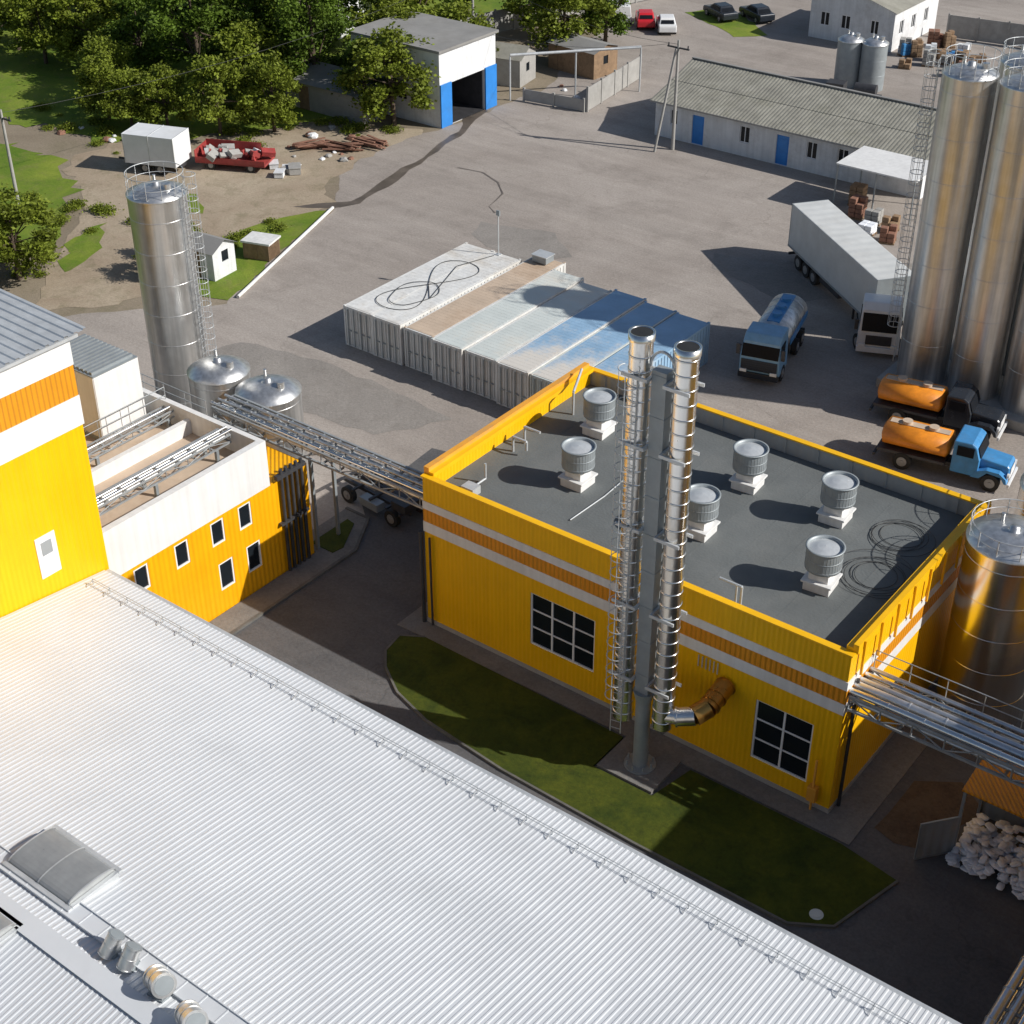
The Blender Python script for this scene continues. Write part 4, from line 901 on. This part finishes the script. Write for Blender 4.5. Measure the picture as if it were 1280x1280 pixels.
hut("distant_house",-66,62,9,7,3,.3,'whitewash','asbestos',"pale house with grey roof among trees",2)
R=root("storage_crate",-32.6,22.6,0,.3,label="brown wooden crate with white lid on grass",cat="crate")
b=B(); b.box(-.9,.9,-.7,.7,.05,1.1)
for x in (-.9,.0,.84): b.box(x,x+.06,-.73,.73,.05,1.1)
fin(b,"box",'wood',R,local=True); bx("lid",'contwhite',R,(-1.0,1.0,-.8,.8,1.1,1.22),local=True)
b=B(); b.cyl((-29.3,17.3,.12),(-34.3,30.9,.12),.11,n=10); fin(b,"long_pipe",'contwhite',label="long white pipe lying along edge of grass",cat="pipe")
for (x,y,rr) in ((-41.6,39.8,.4),(-43.6,38.8,1.0),(-40.6,41.5,.2)):
    R=root("timber_pile",x,y,0,rr,label="pile of reddish planks and scrap near trees",cat="timber pile",group="timber piles near the garage")
    b=B()
    for i in range(16):
        b.T=Matrix.Translation((random.uniform(-.5,.5),random.uniform(-.7,.7),.1+.05*(i//2)))@Matrix.Rotation(random.uniform(-.4,.4),4,'Z'); b.box(-1.2,1.2,-.09,.09,-.03,.03)
    fin(b,"planks",'brick',R,local=True)
def fence(name,p,q,h,m,lab,step=2.0):
    p=V((*p,0));q=V((*q,0));u=(q-p).normalized();n=V((-u.y,u.x,0));L=(q-p).length;k=max(1,int(L/step))
    R=root(name,p.x,p.y,0,label=lab,cat="fence")
    for i in range(k): b=B(); b.ob(p,u,n,L*i/k+.08,L*(i+1)/k-.08,.08,h,-.03,.03); fin(b,"fence_panel",m,R)
    for i in range(k+1): b=B(); b.ob(p,u,n,L*i/k-.08,L*i/k+.08,0,h+.12,-.08,.08); fin(b,"fence_post",'concrete',R)
fence("concrete_fence",(-32,57.4),(-33.3,66.8),1.9,'concrete',"grey concrete panel fence with posts")
fence("concrete_fence",(-32.2,57.2),(-37.5,56.5),1.0,'concrete',"low grey concrete fence near garage")
fence("concrete_fence",(-18,93),(8,97),2.0,'concrete',"long pale panel fence along far yard",2.5)
fence("concrete_fence",(-52,66),(-43,98),2.0,'concrete',"grey panel fence along trees")
R=root("office_building",-24,90,0,label="white single storey building with grey gabled roof",cat="building")
b=B(); b.wall((-28,86,0),(1,0,0),(0,-1,0),8,0,3.4,[(1,1.9,1.2,2.4),(3,3.9,1.2,2.4),(5.8,6.6,1.2,2.4)],.15); b.wall((-20,86,0),(0,1,0),(1,0,0),9,0,3.4,[(1.2,2,1.2,2.4),(3.6,4.4,1.2,2.4),(6.2,7,1.2,2.4)],.15); b.wall((-28,95,0),(0,-1,0),(-1,0,0),9,0,3.4)
b.add([(-28,86,3.4),(-20,86,3.4),(-24,86,4.6)],[(0,1,2)]); fin(b,"wall",'whitewash',R)
for o in ((1,1.9),(3,3.9),(5.8,6.6)): window(R,(-28,86,0),(1,0,0),(0,-1,0),o[0],o[1],1.2,2.4,2,1)
for o in ((1.2,2),(3.6,4.4),(6.2,7)): window(R,(-20,86,0),(0,1,0),(1,0,0),o[0],o[1],1.2,2.4,2,1)
b=B(); b.add([(-28.3,85.7,3.35),(-24,85.7,4.65),(-24,95.3,4.65),(-28.3,95.3,3.35)],[(0,1,2,3)]); b.add([(-24,85.7,4.65),(-19.7,85.7,3.35),(-19.7,95.3,3.35),(-24,95.3,4.65)],[(0,1,2,3)]); fin(b,"roof",'asbestos',R)
for x,y in ((-19.0,75.6),(-17.0,75.9)):
    silo("water_tank","upright weathered steel tank standing in far yard",x,y,1.02,3.7,group="pair of upright tanks in far yard",ml='galdark',railh=0,cat="tank",seam=1.2)
R=root("machinery_trailer",-16.5,71.5,0,.2,label="dark wheeled machinery trailer beside tanks",cat="trailer")
b=B(); b.box(-2.2,2.2,-.8,.8,.6,.8); b.box(-2,-.6,-.6,.6,.8,1.6); b.cyl((.2,0,1.3),(1.9,0,1.3),.45,n=16); b.box(2.2,3.2,-.06,.06,.6,.7); fin(b,"machine",'darkmetal',R,local=True)
for xx in (-1.4,1.4):
    for s in (-1,1): wheel(R,xx,s*.8,.38,.22,s)
for i in range(24):
    x=-17+random.uniform(-2,9); y=91+random.uniform(-10,1.0)
    pallets(x,y,random.random(),random.choice((2,3,4)),random.choice(('wood','truckwhite','concrete','wood','truckblue','brick')),"pallet loaded with stacked goods in far yard","goods pallets in far yard")
fence("low_wall",(-24.5,68.5),(-3,70),.5,'concrete',"low concrete wall behind the long building",4)
def pole(x,y,h,lab,arms=True):
    R=root("utility_pole",x,y,0,label=lab,cat="utility pole",group="utility poles")
    b=B(); b.cyl((0,0,0),(0,0,h),.14,.09,n=10); fin(b,"pole_shaft",'concrete',R,local=True)
    b=B(); b.box(-.9,.9,-.05,.05,h-.6,h-.5)
    for xx in (-.8,0,.8): b.cyl((xx,0,h-.5),(xx,0,h-.3),.05,n=8)
    fin(b,"crossarm",'darkmetal',R,local=True)
pole(-22.2,54.3,8,"concrete utility pole beside long white building")
pole(-50.7,17.9,7,"concrete utility pole on grass")
pole(-47,62,8,"concrete utility pole near trees")
b=B(); b.cyl((-23.0,53.1,0),(-22.3,54.2,7.4),.1,n=8); fin(b,"pole_brace",'concrete',label="slanted concrete brace leaning on utility pole",cat="pole")
def wire(p,q,sag):
    p=V(p);q=V(q);pts=[]
    for i in range(13):
        t=i/12; c=p.lerp(q,t); c.z-=sag*4*t*(1-t); pts.append(c)
    b=B(); b.path(pts,.014,4); fin(b,"overhead_wire",'cable',label="thin sagging overhead wire between poles",cat="wire",group="overhead wires")
wire((-22.2,54.3,7.7),(-47,62,7.7),1); wire((-23,54.3,7.6),(-39,54,5.6),.6); wire((-50.7,17.9,6.8),(-47,62,7.6),1.2)
R=root("overhead_pipe",-35,60,0,label="raised grey pipe on posts crossing behind garage",cat="pipe")
b=B(); b.path([(-38.5,56,3.6),(-31.5,64,3.6)],.12,8); fin(b,"pipe",'gal',R)
cy("post",'gal',R,*[((-38.5+7*t,56+8*t,0),(-38.5+7*t,56+8*t,3.5),.07) for t in (0,.5,1)])
for i in range(34):
    s=random.uniform(.15,.42)
    b=B(); b.lathe((0,0,0),[(s,0),(s*.95,s*.35),(s*.6,s*.7),(.001,s*.8)],7,smooth=False)
    b.v=[(x+random.uniform(-.12,.12)*s*2,y+random.uniform(-.12,.12)*s*2,z) for x,y,z in b.v]
    o=fin(b,"rubble_block",random.choice(('concrete','whitewash','brick')),label="broken block of rubble lying on the ground",cat="rubble",group="rubble blocks near the trees")
    o.location=random.choice(((-42.5+random.uniform(-3,3),37+random.uniform(-3,6),0.02),(-58+random.uniform(-4,4),30+random.uniform(-1,2),.02),(-36+random.uniform(-2,3),58+random.uniform(-1,5),.02)))
# ---------------------------------------------------------------- trees
def treemesh(seed,H,Rr,leafm,nl=5200,low=.22):
    r=np.random.default_rng(seed); rd=random.Random(seed)
    b=B(); b.cyl((0,0,0),(0.1,0,H*.3),H*.028,H*.02,n=9); b.cyl((.1,0,H*.3),(.0,.15,H*.7),H*.02,H*.008,n=8)
    cl=[]
    for i in range(30):
        t=rd.uniform(0,2*math.pi); zz=rd.uniform(low,.97); prof=math.sin(math.pi*min(1,max(.08,(zz-low+.12)/(1.1-low))))**.7
        rr=Rr*prof*math.sqrt(rd.uniform(.05,1.15)); cl.append((rr*math.cos(t),rr*math.sin(t),zz*H*.93,rd.uniform(.15,.30)*Rr))
    for c in cl[:14]: b.cyl((0.05,0.05,H*rd.uniform(.2,.5)),(c[0]*.9,c[1]*.9,c[2]),H*.009,H*.003,n=5)
    cen=np.array(cl); idx=r.integers(0,len(cl),nl)
    d=r.normal(size=(nl,3)); d/=np.linalg.norm(d,axis=1)[:,None]
    rad=(r.random(nl)**.45)[:,None]*cen[idx,3:4]*np.array([1.25,1.25,.85])
    pos=cen[idx,:3]+d*rad*(1+.3*r.normal(size=(nl,1)))
    a=r.normal(size=(nl,3)); a[:,2]*=.5; a/=np.linalg.norm(a,axis=1)[:,None]
    c=np.cross(a,r.normal(size=(nl,3))); c/=np.linalg.norm(c,axis=1)[:,None]
    s=r.uniform(.10,.25,(nl,1))
    vs=np.stack([pos-a*s,pos+c*s*.6,pos+a*s,pos-c*s*.6],1).reshape(-1,3)
    me=bpy.data.meshes.new("crown"); me.from_pydata(vs.tolist(),[],[(4*i,4*i+1,4*i+2,4*i+3) for i in range(nl)]); me.materials.append(M[leafm])
    return b,me
TV=[]
for i,(H_,R_,lm,nl) in enumerate(((10,4.0,'leaf',10000),(9,3.6,'leaf2',9000),(12,4.2,'leaf',11000),(8,3.8,'leaf2',9000))):
    tb,cm=treemesh(20+i,H_,R_,lm,nl); t=fin(tb,"trunk_tmp",'bark'); TV.append((t.data,cm)); bpy.data.objects.remove(t)
def tree(x,y,k,s=1,lab=""):
    e=root("tree",x,y,0,random.uniform(0,6.28),label=lab,cat="tree",group="trees along the yard edge")
    e.scale=(s*random.uniform(.9,1.1),s*random.uniform(.9,1.1),s*random.uniform(.9,1.1))
    o=bpy.data.objects.new("trunk",TV[k][0]); COL.objects.link(o); o.parent=e
    o=bpy.data.objects.new("crown",TV[k][1]); COL.objects.link(o); o.parent=e
for x,y,k,s in ((-54.5,34.5,1,.6),(-51,36.5,3,.7),(-48.3,39.5,1,.65),(-57.5,33.5,3,.6),(-60.5,33.8,1,.6),(-63.5,36.5,3,.65),(-42.0,46.0,1,.85),(-54,42.5,3,.9),(-51,47,2,.8),(-59,42,2,.9),(-66,42,0,.8),(-71.5,41.5,1,.8),(-76,40,3,.85),(-81,41,1,.9),(-87,43,3,.9),(-48.5,53,1,.9),(-45.5,58,3,.85),(-56,50,2,1),(-63,52,1,1.05),(-71,50,2,.95),(-78,50,0,1),(-84,50,3,1),(-91,50,1,1),(-68,56,2,1.1),(-60,58,0,1),(-52,60,3,1),(-76,58,2,1.1),(-85,58,3,1.1),(-70,64,3,1.1),(-62,68,0,1),(-55,71,2,.9),(-41.5,67.5,1,1.0),(-47,72,3,.9),(-84,66,2,1.2),(-95,60,0,1.1),(-42.0,11.2,1,.68),(-45,7.6,3,.7),(-47.5,12.5,1,.5),(-36.2,19.2,3,.33),(-35.0,16.7,1,.34),(-41,73,0,.7),(-45,46,0,.6)):
    tree(x,y,k,s, "leafy tree with yellowing crown" if k in (1,3) else "large dark green tree with dense crown")
def tuftmesh():
    n=500; r=np.random.default_rng(3); pos=r.normal(size=(n,3))*np.array([.5,.5,.2])+np.array([0,0,.35]); pos[:,2]=np.abs(pos[:,2])
    a=r.normal(size=(n,3)); a/=np.linalg.norm(a,axis=1)[:,None]; c=np.cross(a,r.normal(size=(n,3))); c/=np.linalg.norm(c,axis=1)[:,None]; s=r.uniform(.06,.16,(n,1))
    vs=np.stack([pos-a*s,pos+c*s*.6,pos+a*s,pos-c*s*.6],1).reshape(-1,3)
    me=bpy.data.meshes.new("shrub"); me.from_pydata(vs.tolist(),[],[(4*i,4*i+1,4*i+2,4*i+3) for i in range(n)]); me.materials.append(M['leaf2']); return me
tm=tuftmesh()
for i in range(70):
    zone=random.choice(((-60,31,9,2),(-50,18,5,4),(-35.5,23,.8,4),(-44,12,3,3),(-49,38,4,3),(-44,43,3,2),(-46,20,3,3)))
    o=bpy.data.objects.new("shrub",tm); COL.objects.link(o); s=random.uniform(.2,.8); o.scale=(s,s,s*.9); o.rotation_euler=(0,0,random.random()*6)
    o.location=(zone[0]+random.uniform(-zone[2],zone[2]),zone[1]+random.uniform(-zone[3],zone[3]),0); setmeta(o,"low green shrub growing in rough grass","shrub",group="shrubs in rough grass")
# ---------------------------------------------------------------- light, sky, camera
az=V((.93,.365)).normalized(); el=math.radians(34.5)
ts=V((az.x*math.cos(el),az.y*math.cos(el),math.sin(el)))
w=bpy.data.worlds.new("World"); sc.world=w; w.use_nodes=True; nt=w.node_tree
sky=nt.nodes.new("ShaderNodeTexSky"); sky.sky_type='NISHITA'; sky.sun_disc=False; sky.sun_elevation=el; sky.sun_rotation=math.atan2(az.x,az.y)
bg=nt.nodes["Background"]; nt.links.new(sky.outputs[0],bg.inputs[0]); bg.inputs[1].default_value=.078
ld=bpy.data.lights.new("sun","SUN"); ld.energy=5.0; ld.angle=math.radians(.5); ld.color=(1,.965,.91)
lo=bpy.data.objects.new("sun",ld); lo.rotation_euler=ts.to_track_quat('Z','Y').to_euler(); COL.objects.link(lo)
cd=bpy.data.cameras.new("camera"); cd.lens=1891.5/1280*36; cd.sensor_width=36; cd.clip_end=2000; cd.clip_start=.5
co=bpy.data.objects.new("camera",cd); COL.objects.link(co); sc.camera=co
th,yaw,roll=map(math.radians,(33.423,37.455,.175))
f=V((-math.sin(yaw)*math.cos(th),math.cos(yaw)*math.cos(th),-math.sin(th))); r_=V((math.cos(yaw),math.sin(yaw),0)); d_=f.cross(r_)
r2=r_*math.cos(roll)+d_*math.sin(roll); d2=-r_*math.sin(roll)+d_*math.cos(roll)
mw=Matrix((( r2.x,-d2.x,-f.x,33.64),(r2.y,-d2.y,-f.y,-38.09),(r2.z,-d2.z,-f.z,39),(0,0,0,1)))
co.matrix_world=mw
sc.view_settings.view_transform='Standard'; sc.view_settings.look='None'; sc.view_settings.exposure=0
